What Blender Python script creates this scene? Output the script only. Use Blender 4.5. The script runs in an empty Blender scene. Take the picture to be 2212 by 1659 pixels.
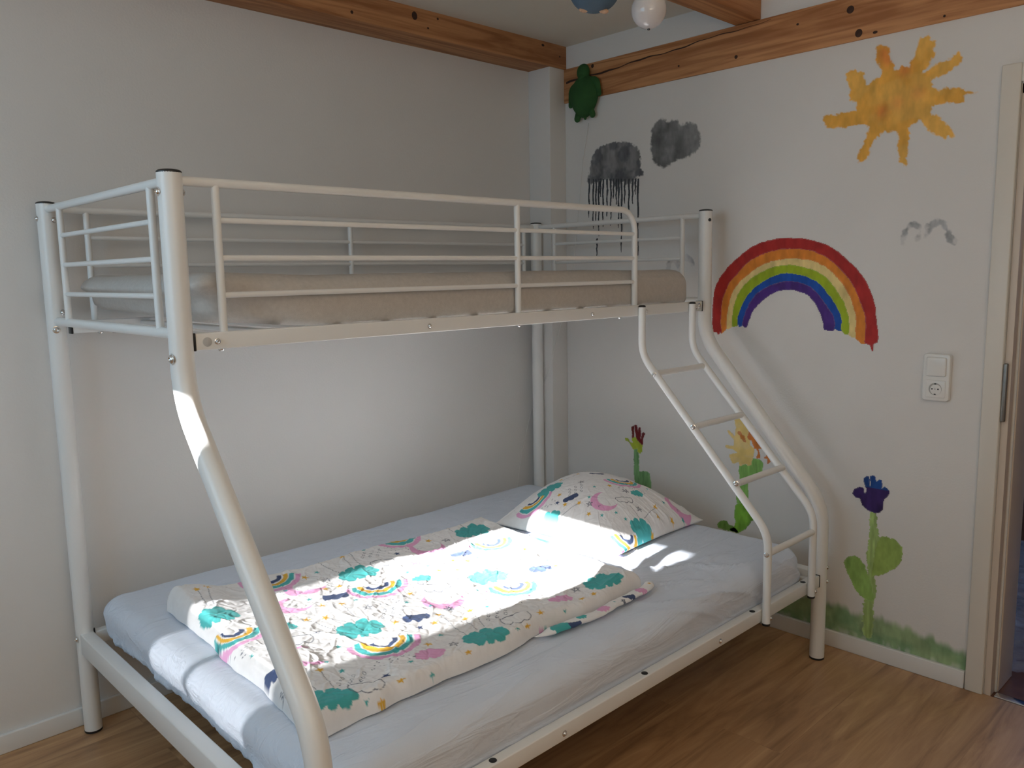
import bpy, bmesh, math, random
import numpy as np
from mathutils import Vector, Matrix

random.seed(7)
SC = bpy.context.scene
COL = SC.collection
PI = math.pi

# ------------------------------------------------------------------ helpers
def srgb(r, g, b):
    f = lambda c: (c/255/12.92) if c <= 10 else ((c/255+0.055)/1.055)**2.4
    return (f(r), f(g), f(b))

WORLD = {}          # object -> world location (nothing is rotated)

def thing(name, label, cat, loc, group=None):
    o = bpy.data.objects.new(name, None)
    o.empty_display_size = 0.05
    COL.objects.link(o)
    o.location = loc
    WORLD[o.name] = Vector(loc)
    o['label'] = label; o['category'] = cat
    if group: o['group'] = group
    return o

def obj(name, verts, faces, mat, parent=None, smooth=True, label=None, origin=None):
    v = np.asarray(verts, dtype=np.float64).reshape(-1, 3)
    c = (v.min(0)+v.max(0))/2 if origin is None else np.array(origin)
    me = bpy.data.meshes.new(name)
    if isinstance(faces, np.ndarray):
        n, k = faces.shape
        me.vertices.add(len(v)); me.vertices.foreach_set('co', (v-c).astype(np.float32).ravel())
        me.loops.add(n*k); me.loops.foreach_set('vertex_index', faces.astype(np.int32).ravel())
        me.polygons.add(n); me.polygons.foreach_set('loop_start', np.arange(0, n*k, k, dtype=np.int32))
        me.update(calc_edges=True); me.validate()
    else:
        me.from_pydata((v-c).tolist(), [], faces)
    if smooth is True:
        me.shade_smooth()
    elif smooth == 'auto':
        me.shade_smooth()
        try: me.set_sharp_from_angle(angle=math.radians(38))
        except Exception: pass
    if mat: me.materials.append(mat)
    o = bpy.data.objects.new(name, me)
    COL.objects.link(o)
    place(o, c, parent)
    if label: o['label'] = label
    return o

def place(o, wloc, parent):
    w = Vector(wloc)
    WORLD[o.name] = w
    if parent is not None:
        o.parent = parent
        o.location = w - WORLD[parent.name]
    else:
        o.location = w

def tag(o, label=None, cat=None, group=None, kind=None):
    if label: o['label'] = label
    if cat: o['category'] = cat
    if group: o['group'] = group
    if kind: o['kind'] = kind
    return o

class MB:
    """collects shapes that form ONE part"""
    def __init__(s): s.v = []; s.f = []
    def add(s, verts, faces):
        k = len(s.v); s.v += [tuple(p) for p in verts]; s.f += [tuple(i+k for i in f) for f in faces]
        return s
    def box(s, x0, x1, y0, y1, z0, z1, bev=0.0):
        bm = bmesh.new()
        bmesh.ops.create_cube(bm, size=1.0)
        for v in bm.verts:
            v.co = ((x0+x1)/2+v.co.x*(x1-x0), (y0+y1)/2+v.co.y*(y1-y0), (z0+z1)/2+v.co.z*(z1-z0))
        if bev > 0:
            bmesh.ops.bevel(bm, geom=list(bm.edges), offset=bev, segments=3, profile=0.5, affect='EDGES')
        bm.verts.ensure_lookup_table()
        s.add([v.co[:] for v in bm.verts], [[v.index for v in f.verts] for f in bm.faces]); bm.free()
        return s
    def tube(s, pts, r, seg=20, cap=True):
        pts = [Vector(p) for p in pts]
        n = len(pts); vs = []; fs = []
        t0 = (pts[1]-pts[0]).normalized()
        up = Vector((0, 0, 1)) if abs(t0.z) < 0.9 else Vector((1, 0, 0))
        nrm = (up - t0*up.dot(t0)).normalized()
        for i, p in enumerate(pts):
            if i == 0: t = t0
            elif i == n-1: t = (pts[-1]-pts[-2]).normalized()
            else: t = ((pts[i+1]-p).normalized()+(p-pts[i-1]).normalized()).normalized()
            nrm = (nrm - t*nrm.dot(t)).normalized(); b = t.cross(nrm)
            rr = r if not callable(r) else r(i/(n-1))
            for j in range(seg):
                a = 2*PI*j/seg
                vs.append(p+nrm*(rr*math.cos(a))+b*(rr*math.sin(a)))
        for i in range(n-1):
            for j in range(seg):
                a = i*seg+j; b_ = i*seg+(j+1) % seg
                fs.append((a, b_, b_+seg, a+seg))
        if cap:
            fs.append(tuple(range(seg))[::-1]); fs.append(tuple((n-1)*seg+j for j in range(seg)))
        return s.add(vs, fs)
    def lathe(s, base, n, prof, seg=20):
        """prof: list of (radius, height along n)"""
        n = Vector(n).normalized(); base = Vector(base)
        up = Vector((0, 0, 1)) if abs(n.z) < 0.9 else Vector((1, 0, 0))
        u = n.cross(up).normalized(); w = n.cross(u)
        vs = []; fs = []
        for (r, h) in prof:
            for j in range(seg):
                a = 2*PI*j/seg
                vs.append(base+n*h+u*(r*math.cos(a))+w*(r*math.sin(a)))
        for i in range(len(prof)-1):
            for j in range(seg):
                a = i*seg+j; b_ = i*seg+(j+1) % seg
                fs.append((a, a+seg, b_+seg, b_))
        fs.append(tuple(range(seg))); fs.append(tuple((len(prof)-1)*seg+j for j in range(seg))[::-1])
        return s.add(vs, fs)
    def ball(s, c, rad, rot=None, nu=24, nv=16, fn=None):
        vs = []; fs = []
        for i in range(nv+1):
            th = PI*i/nv
            for j in range(nu):
                ph = 2*PI*j/nu
                p = Vector((math.sin(th)*math.cos(ph), math.sin(th)*math.sin(ph), math.cos(th)))
                if fn: p = fn(p)
                p = Vector((p.x*rad[0], p.y*rad[1], p.z*rad[2]))
                if rot: p = rot @ p
                vs.append(p+Vector(c))
        for i in range(nv):
            for j in range(nu):
                a = i*nu+j; b_ = i*nu+(j+1) % nu
                fs.append((a, a+nu, b_+nu, b_))
        return s.add(vs, fs)
    def build(s, name, mat, parent=None, smooth='auto', label=None):
        o = obj(name, s.v, s.f, mat, parent, smooth, label)
        bm = bmesh.new(); bm.from_mesh(o.data)
        bmesh.ops.remove_doubles(bm, verts=bm.verts, dist=1e-6)
        bmesh.ops.recalc_face_normals(bm, faces=bm.faces)
        bm.to_mesh(o.data); bm.free()
        return o

def fillet(pts, rad, n=10):
    pts = [Vector(p) for p in pts]; out = [pts[0]]
    for i in range(1, len(pts)-1):
        a = (pts[i-1]-pts[i]); b = (pts[i+1]-pts[i])
        la, lb = a.length, b.length; a.normalize(); b.normalize()
        ang = a.angle(b)
        d = min(rad/math.tan(ang/2), la*0.49, lb*0.49)
        p0 = pts[i]+a*d; p1 = pts[i]+b*d
        r = d*math.tan(ang/2)
        cdir = (a+b).normalized(); cen = pts[i]+cdir*(r/math.sin(ang/2))
        v0 = p0-cen; v1 = p1-cen; tot = v0.angle(v1)
        for k in range(n+1):
            t = k/n
            w = (v0*math.sin((1-t)*tot)+v1*math.sin(t*tot))/math.sin(tot)
            out.append(cen+w)
    out.append(pts[-1])
    return out

# numpy value noise -------------------------------------------------
_RNG = np.random.RandomState(11)
_TAB = _RNG.rand(512, 512)*2-1
def noise2(x, y, seed=0):
    x = np.asarray(x, float)+seed*17.37; y = np.asarray(y, float)+seed*9.71
    xi = np.floor(x).astype(int); yi = np.floor(y).astype(int)
    fx = x-xi; fy = y-yi
    fx = fx*fx*fx*(fx*(fx*6-15)+10); fy = fy*fy*fy*(fy*(fy*6-15)+10)
    T = lambda a, b: _TAB[(a) % 512, (b) % 512]
    return (T(xi, yi)*(1-fx)+T(xi+1, yi)*fx)*(1-fy)+(T(xi, yi+1)*(1-fx)+T(xi+1, yi+1)*fx)*fy
def fbm(x, y, seed=0, oct=4):
    s = 0; a = 1.0
    for k in range(oct):
        s = s+a*noise2(x*2**k, y*2**k, seed+k*3); a *= 0.5
    return s
def ridge(x, y, seed=0):
    return 1-np.abs(noise2(x, y, seed))*2
def smooth01(t):
    t = np.clip(t, 0, 1); return t*t*(3-2*t)

# ------------------------------------------------------------------ materials
def new_mat(name):
    m = bpy.data.materials.new(name); m.use_nodes = True
    nt = m.node_tree; b = nt.nodes['Principled BSDF']
    return m, nt, b
def N(nt, t, **k):
    n = nt.nodes.new(t)
    for a, v in k.items(): setattr(n, a, v)
    return n
def plain(name, col, rough=0.5, metal=0.0, bump=0.0, bscale=200.0, var=0.04, vscale=3.0, spec=0.5):
    m, nt, b = new_mat(name)
    tc = N(nt, 'ShaderNodeTexCoord')
    ns = N(nt, 'ShaderNodeTexNoise'); ns.inputs['Scale'].default_value = vscale; ns.inputs['Detail'].default_value = 4
    nt.links.new(tc.outputs['Object'], ns.inputs['Vector'])
    cr = N(nt, 'ShaderNodeValToRGB')
    cr.color_ramp.elements[0].position = 0.3; cr.color_ramp.elements[1].position = 0.7
    cr.color_ramp.elements[0].color = (*[c*(1-var) for c in col], 1); cr.color_ramp.elements[1].color = (*[min(1, c*(1+var)) for c in col], 1)
    nt.links.new(ns.outputs['Fac'], cr.inputs['Fac']); nt.links.new(cr.outputs['Color'], b.inputs['Base Color'])
    b.inputs['Roughness'].default_value = rough; b.inputs['Metallic'].default_value = metal
    b.inputs['Specular IOR Level'].default_value = spec
    if bump > 0:
        n2 = N(nt, 'ShaderNodeTexNoise'); n2.inputs['Scale'].default_value = bscale; n2.inputs['Detail'].default_value = 3
        nt.links.new(tc.outputs['Object'], n2.inputs['Vector'])
        bp = N(nt, 'ShaderNodeBump'); bp.inputs['Strength'].default_value = bump; bp.inputs['Distance'].default_value = 0.002
        nt.links.new(n2.outputs['Fac'], bp.inputs['Height']); nt.links.new(bp.outputs['Normal'], b.inputs['Normal'])
    return m
WALLC = (0.76, 0.745, 0.725)
M = {}
M['wall'] = plain('wall_paint', WALLC, 0.75, bump=0.25, bscale=140, var=0.015, vscale=2.5, spec=0.3)
M['ceil'] = plain('ceiling_paint', (0.84, 0.80, 0.72), 0.9, bump=0.15, bscale=160, var=0.02)
M['trim'] = plain('white_trim', (0.78, 0.78, 0.77), 0.45, var=0.01)
M['door'] = plain('cream_door_frame', (0.74, 0.70, 0.63), 0.4, var=0.015)
M['metal'] = plain('white_powder_coat', (0.83, 0.835, 0.825), 0.32, var=0.01)
M['black'] = plain('black_plastic', (0.012, 0.012, 0.013), 0.35, var=0.02)
M['steel'] = plain('zinc_steel', (0.78, 0.78, 0.78), 0.18, metal=1.0, var=0.08, vscale=60)
M['dsteel'] = plain('dark_steel', (0.25, 0.235, 0.215), 0.42, metal=0.9, var=0.08, vscale=40)
M['greydisc'] = plain('grey_sticker', (0.52, 0.53, 0.53), 0.6)
M['plastic'] = plain('white_switch_plastic', (0.80, 0.795, 0.77), 0.28, var=0.01)
M['turtle'] = plain('green_turtle', (0.035, 0.105, 0.033), 0.85, bump=0.3, bscale=500, var=0.15, vscale=14, spec=0.2)
M['blue'] = plain('blue_paper', (0.055, 0.095, 0.14), 0.7, var=0.1, vscale=20)
M['peach'] = plain('peach_petal', (0.45, 0.28, 0.18), 0.7, var=0.12, vscale=60)
M['globe'] = plain('glossy_white_globe', (0.56, 0.53, 0.53), 0.08, var=0.01)
M['cable'] = plain('white_cable', (0.80, 0.79, 0.76), 0.5)
M['recess'] = plain('socket_shadow', (0.42, 0.41, 0.39), 0.5)

def wood(name, c1, c2, axis, knots=True):
    m, nt, b = new_mat(name)
    tc = N(nt, 'ShaderNodeTexCoord'); mp = N(nt, 'ShaderNodeMapping')
    sc = [9.0, 9.0, 9.0]; sc[axis] = 0.55
    mp.inputs['Scale'].default_value = sc
    nt.links.new(tc.outputs['Object'], mp.inputs['Vector'])
    n1 = N(nt, 'ShaderNodeTexNoise'); n1.inputs['Scale'].default_value = 1.6; n1.inputs['Detail'].default_value = 5; n1.inputs['Distortion'].default_value = 1.2
    nt.links.new(mp.outputs['Vector'], n1.inputs['Vector'])
    wv = N(nt, 'ShaderNodeMath', operation='MULTIPLY'); wv.inputs[1].default_value = 22.0
    nt.links.new(n1.outputs['Fac'], wv.inputs[0])
    sn = N(nt, 'ShaderNodeMath', operation='SINE'); nt.links.new(wv.outputs[0], sn.inputs[0])
    n2 = N(nt, 'ShaderNodeTexNoise'); n2.inputs['Scale'].default_value = 7.0; n2.inputs['Detail'].default_value = 6
    nt.links.new(mp.outputs['Vector'], n2.inputs['Vector'])
    mx = N(nt, 'ShaderNodeMath', operation='MULTIPLY_ADD'); mx.inputs[1].default_value = 0.22
    nt.links.new(sn.outputs[0], mx.inputs[0]); nt.links.new(n2.outputs['Fac'], mx.inputs[2])
    cr = N(nt, 'ShaderNodeValToRGB')
    cr.color_ramp.elements[0].position = 0.2; cr.color_ramp.elements[0].color = (*c1, 1)
    cr.color_ramp.elements[1].position = 0.75; cr.color_ramp.elements[1].color = (*c2, 1)
    nt.links.new(mx.outputs[0], cr.inputs['Fac'])
    nt.links.new(cr.outputs['Color'], b.inputs['Base Color'])
    b.inputs['Roughness'].default_value = 0.6; b.inputs['Specular IOR Level'].default_value = 0.3
    return m
M['beam_x'] = wood('spruce_beam_x', (0.36, 0.150, 0.060), (0.58, 0.29, 0.13), 0)
M['beam_y'] = wood('spruce_beam_y', (0.37, 0.155, 0.062), (0.60, 0.30, 0.135), 1)
M['knot'] = plain('dark_knot', (0.045, 0.018, 0.010), 0.7, var=0.3, vscale=80)

def floor_mat():
    m, nt, b = new_mat('oak_laminate')
    tc = N(nt, 'ShaderNodeTexCoord')
    br = N(nt, 'ShaderNodeTexBrick')
    br.offset = 0.37; br.offset_frequency = 2
    br.inputs['Scale'].default_value = 1.0
    br.inputs['Mortar Size'].default_value = 0.0012; br.inputs['Mortar Smooth'].default_value = 0.1
    br.inputs['Brick Width'].default_value = 1.28; br.inputs['Row Height'].default_value = 0.193
    br.inputs['Color1'].default_value = (0.25, 0.25, 0.25, 1); br.inputs['Color2'].default_value = (0.75, 0.75, 0.75, 1)
    br.inputs['Mortar'].default_value = (0.0, 0.0, 0.0, 1)
    nt.links.new(tc.outputs['Object'], br.inputs['Vector'])
    mp = N(nt, 'ShaderNodeMapping'); mp.inputs['Scale'].default_value = (1.1, 9.0, 1.0)
    nt.links.new(tc.outputs['Object'], mp.inputs['Vector'])
    ad = N(nt, 'ShaderNodeVectorMath', operation='ADD')
    nt.links.new(mp.outputs['Vector'], ad.inputs[0])
    sc = N(nt, 'ShaderNodeVectorMath', operation='SCALE'); sc.inputs['Scale'].default_value = 13.0
    nt.links.new(br.outputs['Color'], sc.inputs[0]); nt.links.new(sc.outputs[0], ad.inputs[1])
    n1 = N(nt, 'ShaderNodeTexNoise'); n1.inputs['Scale'].default_value = 1.7; n1.inputs['Detail'].default_value = 7; n1.inputs['Roughness'].default_value = 0.62; n1.inputs['Distortion'].default_value = 0.9
    nt.links.new(ad.outputs[0], n1.inputs['Vector'])
    cr = N(nt, 'ShaderNodeValToRGB')
    e = cr.color_ramp.elements
    e[0].position = 0.30; e[0].color = (0.30, 0.160, 0.078, 1)
    e[1].position = 0.70; e[1].color = (0.70, 0.43, 0.225, 1)
    k = e.new(0.48); k.color = (0.52, 0.30, 0.150, 1)
    nt.links.new(n1.outputs['Fac'], cr.inputs['Fac'])
    hs = N(nt, 'ShaderNodeMixRGB', blend_type='MULTIPLY'); hs.inputs['Fac'].default_value = 0.22
    nt.links.new(cr.outputs['Color'], hs.inputs['Color1']); nt.links.new(br.outputs['Color'], hs.inputs['Color2'])
    nt.links.new(hs.outputs['Color'], b.inputs['Base Color'])
    b.inputs['Roughness'].default_value = 0.34; b.inputs['Specular IOR Level'].default_value = 0.45
    bp = N(nt, 'ShaderNodeBump'); bp.inputs['Strength'].default_value = 0.08; bp.inputs['Distance'].default_value = 0.002
    nt.links.new(n1.outputs['Fac'], bp.inputs['Height']); nt.links.new(bp.outputs['Normal'], b.inputs['Normal'])
    return m
M['floor'] = floor_mat()

def attr_mat(name, rough=0.8, weave=0.0, wscale=900.0, spec=0.25, sheen=0.0):
    """colour comes from the per-vertex colours computed for the printed / painted pattern"""
    m, nt, b = new_mat(name)
    at = N(nt, 'ShaderNodeAttribute', attribute_name='paint')
    tc = N(nt, 'ShaderNodeTexCoord')
    ns = N(nt, 'ShaderNodeTexNoise'); ns.inputs['Scale'].default_value = 35; ns.inputs['Detail'].default_value = 5
    nt.links.new(tc.outputs['Object'], ns.inputs['Vector'])
    mr = N(nt, 'ShaderNodeMapRange'); mr.inputs['To Min'].default_value = 0.93; mr.inputs['To Max'].default_value = 1.07
    nt.links.new(ns.outputs['Fac'], mr.inputs['Value'])
    mx = N(nt, 'ShaderNodeMixRGB', blend_type='MULTIPLY'); mx.inputs['Fac'].default_value = 1.0
    nt.links.new(at.outputs['Color'], mx.inputs['Color1']); nt.links.new(mr.outputs['Result'], mx.inputs['Color2'])
    nt.links.new(mx.outputs['Color'], b.inputs['Base Color'])
    b.inputs['Roughness'].default_value = rough; b.inputs['Specular IOR Level'].default_value = spec
    b.inputs['Sheen Weight'].default_value = sheen
    if weave > 0:
        n2 = N(nt, 'ShaderNodeTexNoise'); n2.inputs['Scale'].default_value = wscale
        nt.links.new(tc.outputs['Object'], n2.inputs['Vector'])
        bp = N(nt, 'ShaderNodeBump'); bp.inputs['Strength'].default_value = weave; bp.inputs['Distance'].default_value = 0.001
        nt.links.new(n2.outputs['Fac'], bp.inputs['Height']); nt.links.new(bp.outputs['Normal'], b.inputs['Normal'])
    return m
M['print'] = attr_mat('printed_cotton', 0.85, weave=0.15, sheen=0.1)
M['paint'] = attr_mat('wall_poster_paint', 0.6, spec=0.3)
M['sheet'] = plain('grey_fitted_sheet', (0.70, 0.765, 0.875), 0.9, bump=0.2, bscale=900, var=0.02, vscale=6, spec=0.2)
M['jersey'] = plain('beige_jersey_sheet', (0.57, 0.535, 0.50), 0.95, bump=0.5, bscale=420, var=0.05, vscale=90, spec=0.15)

def add_creases(m):
    nt = m.node_tree; b = nt.nodes['Principled BSDF']
    tc = N(nt, 'ShaderNodeTexCoord'); mp = N(nt, 'ShaderNodeMapping')
    mp.inputs['Rotation'].default_value = (0.5, 0.0, 0.55); mp.inputs['Scale'].default_value = (3.0, 15.0, 15.0)
    nt.links.new(tc.outputs['Object'], mp.inputs['Vector'])
    ns = N(nt, 'ShaderNodeTexNoise'); ns.inputs['Scale'].default_value = 1.0; ns.inputs['Detail'].default_value = 4; ns.inputs['Distortion'].default_value = 0.8
    nt.links.new(mp.outputs['Vector'], ns.inputs['Vector'])
    cr = N(nt, 'ShaderNodeValToRGB'); e = cr.color_ramp.elements
    e[0].position = 0.42; e[0].color = (0, 0, 0, 1); e[1].position = 0.52; e[1].color = (1, 1, 1, 1)
    k = e.new(0.62); k.color = (0.1, 0.1, 0.1, 1)
    nt.links.new(ns.outputs['Fac'], cr.inputs['Fac'])
    bp = N(nt, 'ShaderNodeBump'); bp.inputs['Strength'].default_value = 0.35; bp.inputs['Distance'].default_value = 0.006
    nt.links.new(cr.outputs['Color'], bp.inputs['Height'])
    old = b.inputs['Normal'].links[0].from_socket
    nt.links.new(old, bp.inputs['Normal']); nt.links.new(bp.outputs['Normal'], b.inputs['Normal'])
add_creases(M['sheet'])

def set_paint(o, rgb):
    me = o.data
    a = me.color_attributes.new('paint', 'FLOAT_COLOR', 'POINT')
    c = np.ones((len(me.vertices), 4), np.float32); c[:, :3] = rgb
    a.data.foreach_set('color', c.ravel())

# measured outlines of the paintings (wall y, z) and places of the printed motifs (bed x, y), in metres
SUN=[(-1.461,2.046),(-1.454,2.086),(-1.442,2.097),(-1.427,2.101),(-1.412,2.106),(-1.395,2.1),(-1.392,2.079),(-1.399,2.06),(-1.407,2.037),(-1.406,2.012),(-1.412,2.003),(-1.428,1.994),(-1.431,1.97),(-1.399,1.968),(-1.356,1.964),(-1.315,1.967),(-1.311,1.96),(-1.318,1.944),(-1.332,1.924),(-1.354,1.92),(-1.401,1.916),(-1.457,1.918),(-1.48,1.9),(-1.473,1.887),(-1.463,1.859),(-1.458,1.838),(-1.444,1.822),(-1.443,1.796),(-1.455,1.788),(-1.466,1.794),(-1.485,1.817),(-1.483,1.832),(-1.493,1.852),(-1.51,1.868),(-1.528,1.882),(-1.574,1.872),(-1.575,1.817),(-1.584,1.799),(-1.589,1.774),(-1.61,1.766),(-1.609,1.786),(-1.611,1.82),(-1.615,1.858),(-1.612,1.883),(-1.641,1.906),(-1.648,1.902),(-1.669,1.875),(-1.7,1.85),(-1.726,1.834),(-1.737,1.842),(-1.754,1.835),(-1.749,1.854),(-1.721,1.888),(-1.704,1.907),(-1.677,1.921),(-1.678,1.935),(-1.696,1.947),(-1.728,1.949),(-1.773,1.942),(-1.775,1.963),(-1.787,1.968),(-1.809,1.966),(-1.787,1.973),(-1.77,1.985),(-1.738,1.992),(-1.71,1.994),(-1.693,1.991),(-1.672,2.023),(-1.691,2.033),(-1.717,2.035),(-1.739,2.051),(-1.754,2.058),(-1.762,2.08),(-1.755,2.097),(-1.746,2.096),(-1.721,2.081),(-1.689,2.077),(-1.667,2.064),(-1.648,2.055),(-1.644,2.062),(-1.663,2.067),(-1.669,2.091),(-1.681,2.105),(-1.677,2.126),(-1.683,2.145),(-1.667,2.154),(-1.66,2.171),(-1.632,2.163),(-1.625,2.143),(-1.621,2.113),(-1.605,2.096),(-1.602,2.083),(-1.582,2.087),(-1.558,2.081),(-1.554,2.096),(-1.538,2.129),(-1.534,2.154),(-1.519,2.168),(-1.494,2.168),(-1.491,2.153),(-1.494,2.124),(-1.504,2.101),(-1.516,2.075),(-1.484,2.056)]
SUN_ORANGE=[(-1.516,2.141),(-1.57,1.972),(-1.634,1.993),(-1.521,1.951),(-1.589,2.075),(-1.532,2.117)]
RB_RED=[(-0.875,1.18),(-0.872,1.247),(-0.874,1.307),(-0.886,1.363),(-0.911,1.403),(-0.944,1.44),(-0.992,1.478),(-1.047,1.514),(-1.109,1.533),(-1.184,1.539),(-1.258,1.534),(-1.329,1.514),(-1.381,1.484),(-1.433,1.441),(-1.478,1.391),(-1.505,1.343),(-1.522,1.295),(-1.53,1.244),(-1.537,1.198),(-1.538,1.169),(-1.524,1.159),(-1.524,1.138),(-1.52,1.136),(-1.512,1.155),(-1.496,1.161),(-1.496,1.197),(-1.495,1.236),(-1.485,1.278),(-1.467,1.32),(-1.449,1.359),(-1.414,1.405),(-1.365,1.452),(-1.305,1.485),(-1.241,1.499),(-1.167,1.501),(-1.091,1.486),(-1.033,1.459),(-0.985,1.417),(-0.949,1.381),(-0.925,1.334),(-0.915,1.304),(-0.908,1.237),(-0.913,1.177),(-0.907,1.179),(-0.899,1.165),(-0.893,1.176),(-0.883,1.174)]
RB_ORANGE=[(-0.913,1.177),(-0.908,1.237),(-0.915,1.304),(-0.925,1.334),(-0.949,1.381),(-0.985,1.417),(-1.033,1.459),(-1.091,1.486),(-1.167,1.501),(-1.241,1.499),(-1.305,1.485),(-1.365,1.452),(-1.414,1.405),(-1.449,1.359),(-1.467,1.32),(-1.485,1.278),(-1.495,1.236),(-1.496,1.197),(-1.496,1.161),(-1.487,1.157),(-1.474,1.166),(-1.461,1.181),(-1.461,1.228),(-1.456,1.268),(-1.442,1.307),(-1.423,1.346),(-1.388,1.392),(-1.338,1.434),(-1.281,1.457),(-1.224,1.464),(-1.168,1.463),(-1.096,1.447),(-1.034,1.413),(-0.986,1.374),(-0.958,1.334),(-0.945,1.293),(-0.936,1.241),(-0.934,1.193),(-0.926,1.183),(-0.922,1.178)]
RB_YELLOW=[(-0.934,1.193),(-0.936,1.241),(-0.945,1.293),(-0.958,1.334),(-0.986,1.374),(-1.034,1.413),(-1.096,1.447),(-1.168,1.463),(-1.224,1.464),(-1.281,1.457),(-1.338,1.434),(-1.388,1.392),(-1.423,1.346),(-1.442,1.307),(-1.456,1.268),(-1.461,1.228),(-1.461,1.181),(-1.433,1.191),(-1.432,1.244),(-1.419,1.287),(-1.397,1.326),(-1.365,1.369),(-1.326,1.403),(-1.279,1.424),(-1.217,1.437),(-1.169,1.438),(-1.131,1.431),(-1.074,1.409),(-1.019,1.37),(-0.987,1.33),(-0.972,1.29),(-0.964,1.246),(-0.963,1.203)]
RB_GREEN=[(-0.963,1.203),(-0.964,1.246),(-0.972,1.29),(-0.987,1.33),(-1.019,1.37),(-1.074,1.409),(-1.131,1.431),(-1.169,1.438),(-1.217,1.437),(-1.279,1.424),(-1.326,1.403),(-1.365,1.369),(-1.397,1.326),(-1.419,1.287),(-1.432,1.244),(-1.433,1.191),(-1.41,1.202),(-1.409,1.233),(-1.403,1.26),(-1.378,1.303),(-1.345,1.346),(-1.309,1.379),(-1.255,1.402),(-1.207,1.409),(-1.166,1.409),(-1.113,1.391),(-1.059,1.359),(-1.024,1.323),(-1.001,1.283),(-0.985,1.239),(-0.985,1.206),(-0.98,1.204)]
RB_BLUE=[(-0.985,1.206),(-0.985,1.239),(-1.001,1.283),(-1.024,1.323),(-1.059,1.359),(-1.113,1.391),(-1.166,1.409),(-1.207,1.409),(-1.255,1.402),(-1.309,1.379),(-1.345,1.346),(-1.378,1.303),(-1.403,1.26),(-1.409,1.233),(-1.41,1.202),(-1.4,1.2),(-1.386,1.206),(-1.381,1.204),(-1.38,1.233),(-1.373,1.256),(-1.354,1.282),(-1.329,1.315),(-1.292,1.352),(-1.252,1.371),(-1.208,1.378),(-1.163,1.375),(-1.114,1.359),(-1.068,1.331),(-1.037,1.291),(-1.016,1.243),(-1.008,1.212),(-0.996,1.201),(-0.992,1.213)]
RB_PURPLE=[(-1.008,1.212),(-1.016,1.243),(-1.037,1.291),(-1.068,1.331),(-1.114,1.359),(-1.163,1.375),(-1.208,1.378),(-1.252,1.371),(-1.292,1.352),(-1.329,1.315),(-1.354,1.282),(-1.373,1.256),(-1.38,1.233),(-1.381,1.204),(-1.364,1.199),(-1.35,1.203),(-1.344,1.204),(-1.337,1.238),(-1.323,1.271),(-1.304,1.302),(-1.275,1.329),(-1.235,1.344),(-1.198,1.349),(-1.16,1.344),(-1.115,1.324),(-1.073,1.291),(-1.046,1.255),(-1.027,1.205),(-1.019,1.2),(-1.011,1.205)]
RAINCLOUD=[(-0.199,1.841),(-0.215,1.879),(-0.222,1.922),(-0.245,1.964),(-0.282,1.984),(-0.325,1.99),(-0.36,1.997),(-0.388,1.988),(-0.423,1.986),(-0.471,1.964),(-0.498,1.935),(-0.502,1.893),(-0.505,1.866),(-0.525,1.835),(-0.498,1.835),(-0.471,1.821),(-0.437,1.803),(-0.403,1.817),(-0.374,1.792),(-0.346,1.828),(-0.288,1.836),(-0.244,1.826),(-0.214,1.825)]
DRIPS=[((-0.213,1.849),(-0.21,1.675)),((-0.238,1.847),(-0.235,1.623)),((-0.254,1.845),(-0.252,1.641)),((-0.27,1.844),(-0.268,1.588)),((-0.295,1.841),(-0.293,1.629)),((-0.319,1.839),(-0.317,1.673)),((-0.34,1.837),(-0.338,1.632)),((-0.371,1.834),(-0.37,1.722)),((-0.384,1.833),(-0.383,1.62)),((-0.4,1.832),(-0.399,1.512)),((-0.441,1.828),(-0.44,1.645)),((-0.461,1.826),(-0.46,1.719)),((-0.49,1.823),(-0.49,1.495)),((-0.418,1.83),(-0.417,1.723)),((-0.281,1.843),(-0.279,1.763)),((-0.356,1.836),(-0.354,1.747)),((-0.476,1.825),(-0.475,1.758)),((-0.258,1.578),(-0.257,1.501))]
GREYCLOUD=[(-0.56,2.005),(-0.563,2.025),(-0.592,2.05),(-0.621,2.056),(-0.643,2.04),(-0.69,2.041),(-0.708,2.016),(-0.739,2.024),(-0.775,2.012),(-0.793,1.985),(-0.802,1.949),(-0.794,1.916),(-0.752,1.891),(-0.71,1.883),(-0.673,1.874),(-0.629,1.856),(-0.59,1.87),(-0.568,1.896),(-0.557,1.944)]
GULL1=[(-1.598,1.502),(-1.604,1.538),(-1.618,1.563),(-1.638,1.574),(-1.659,1.566),(-1.669,1.542),(-1.665,1.515),(-1.653,1.512),(-1.657,1.54),(-1.645,1.553),(-1.627,1.55),(-1.619,1.529),(-1.616,1.503),None,(-1.673,1.524),(-1.677,1.557),(-1.697,1.574),(-1.728,1.58),(-1.749,1.556),(-1.761,1.53),(-1.774,1.511),(-1.769,1.496),(-1.754,1.505),(-1.741,1.539),(-1.72,1.558),(-1.701,1.55),(-1.691,1.52)]
GULL2=[(-0.642,1.422),(-0.639,1.447),(-0.65,1.468),(-0.677,1.473),(-0.704,1.47),(-0.716,1.45),(-0.701,1.436),(-0.689,1.451),(-0.668,1.456),(-0.663,1.441),(-0.661,1.421),None,(-0.73,1.474),(-0.738,1.493),(-0.758,1.485),(-0.776,1.463),(-0.779,1.446),(-0.767,1.447),(-0.753,1.464),(-0.736,1.462)]
TULIP_RED=[(-0.477,0.731),(-0.484,0.739),(-0.491,0.733),(-0.495,0.704),(-0.498,0.73),(-0.503,0.731),(-0.51,0.726),(-0.508,0.685),(-0.514,0.681),(-0.52,0.706),(-0.526,0.711),(-0.531,0.705),(-0.523,0.678),(-0.521,0.657),(-0.5,0.665),(-0.485,0.681)]
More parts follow.
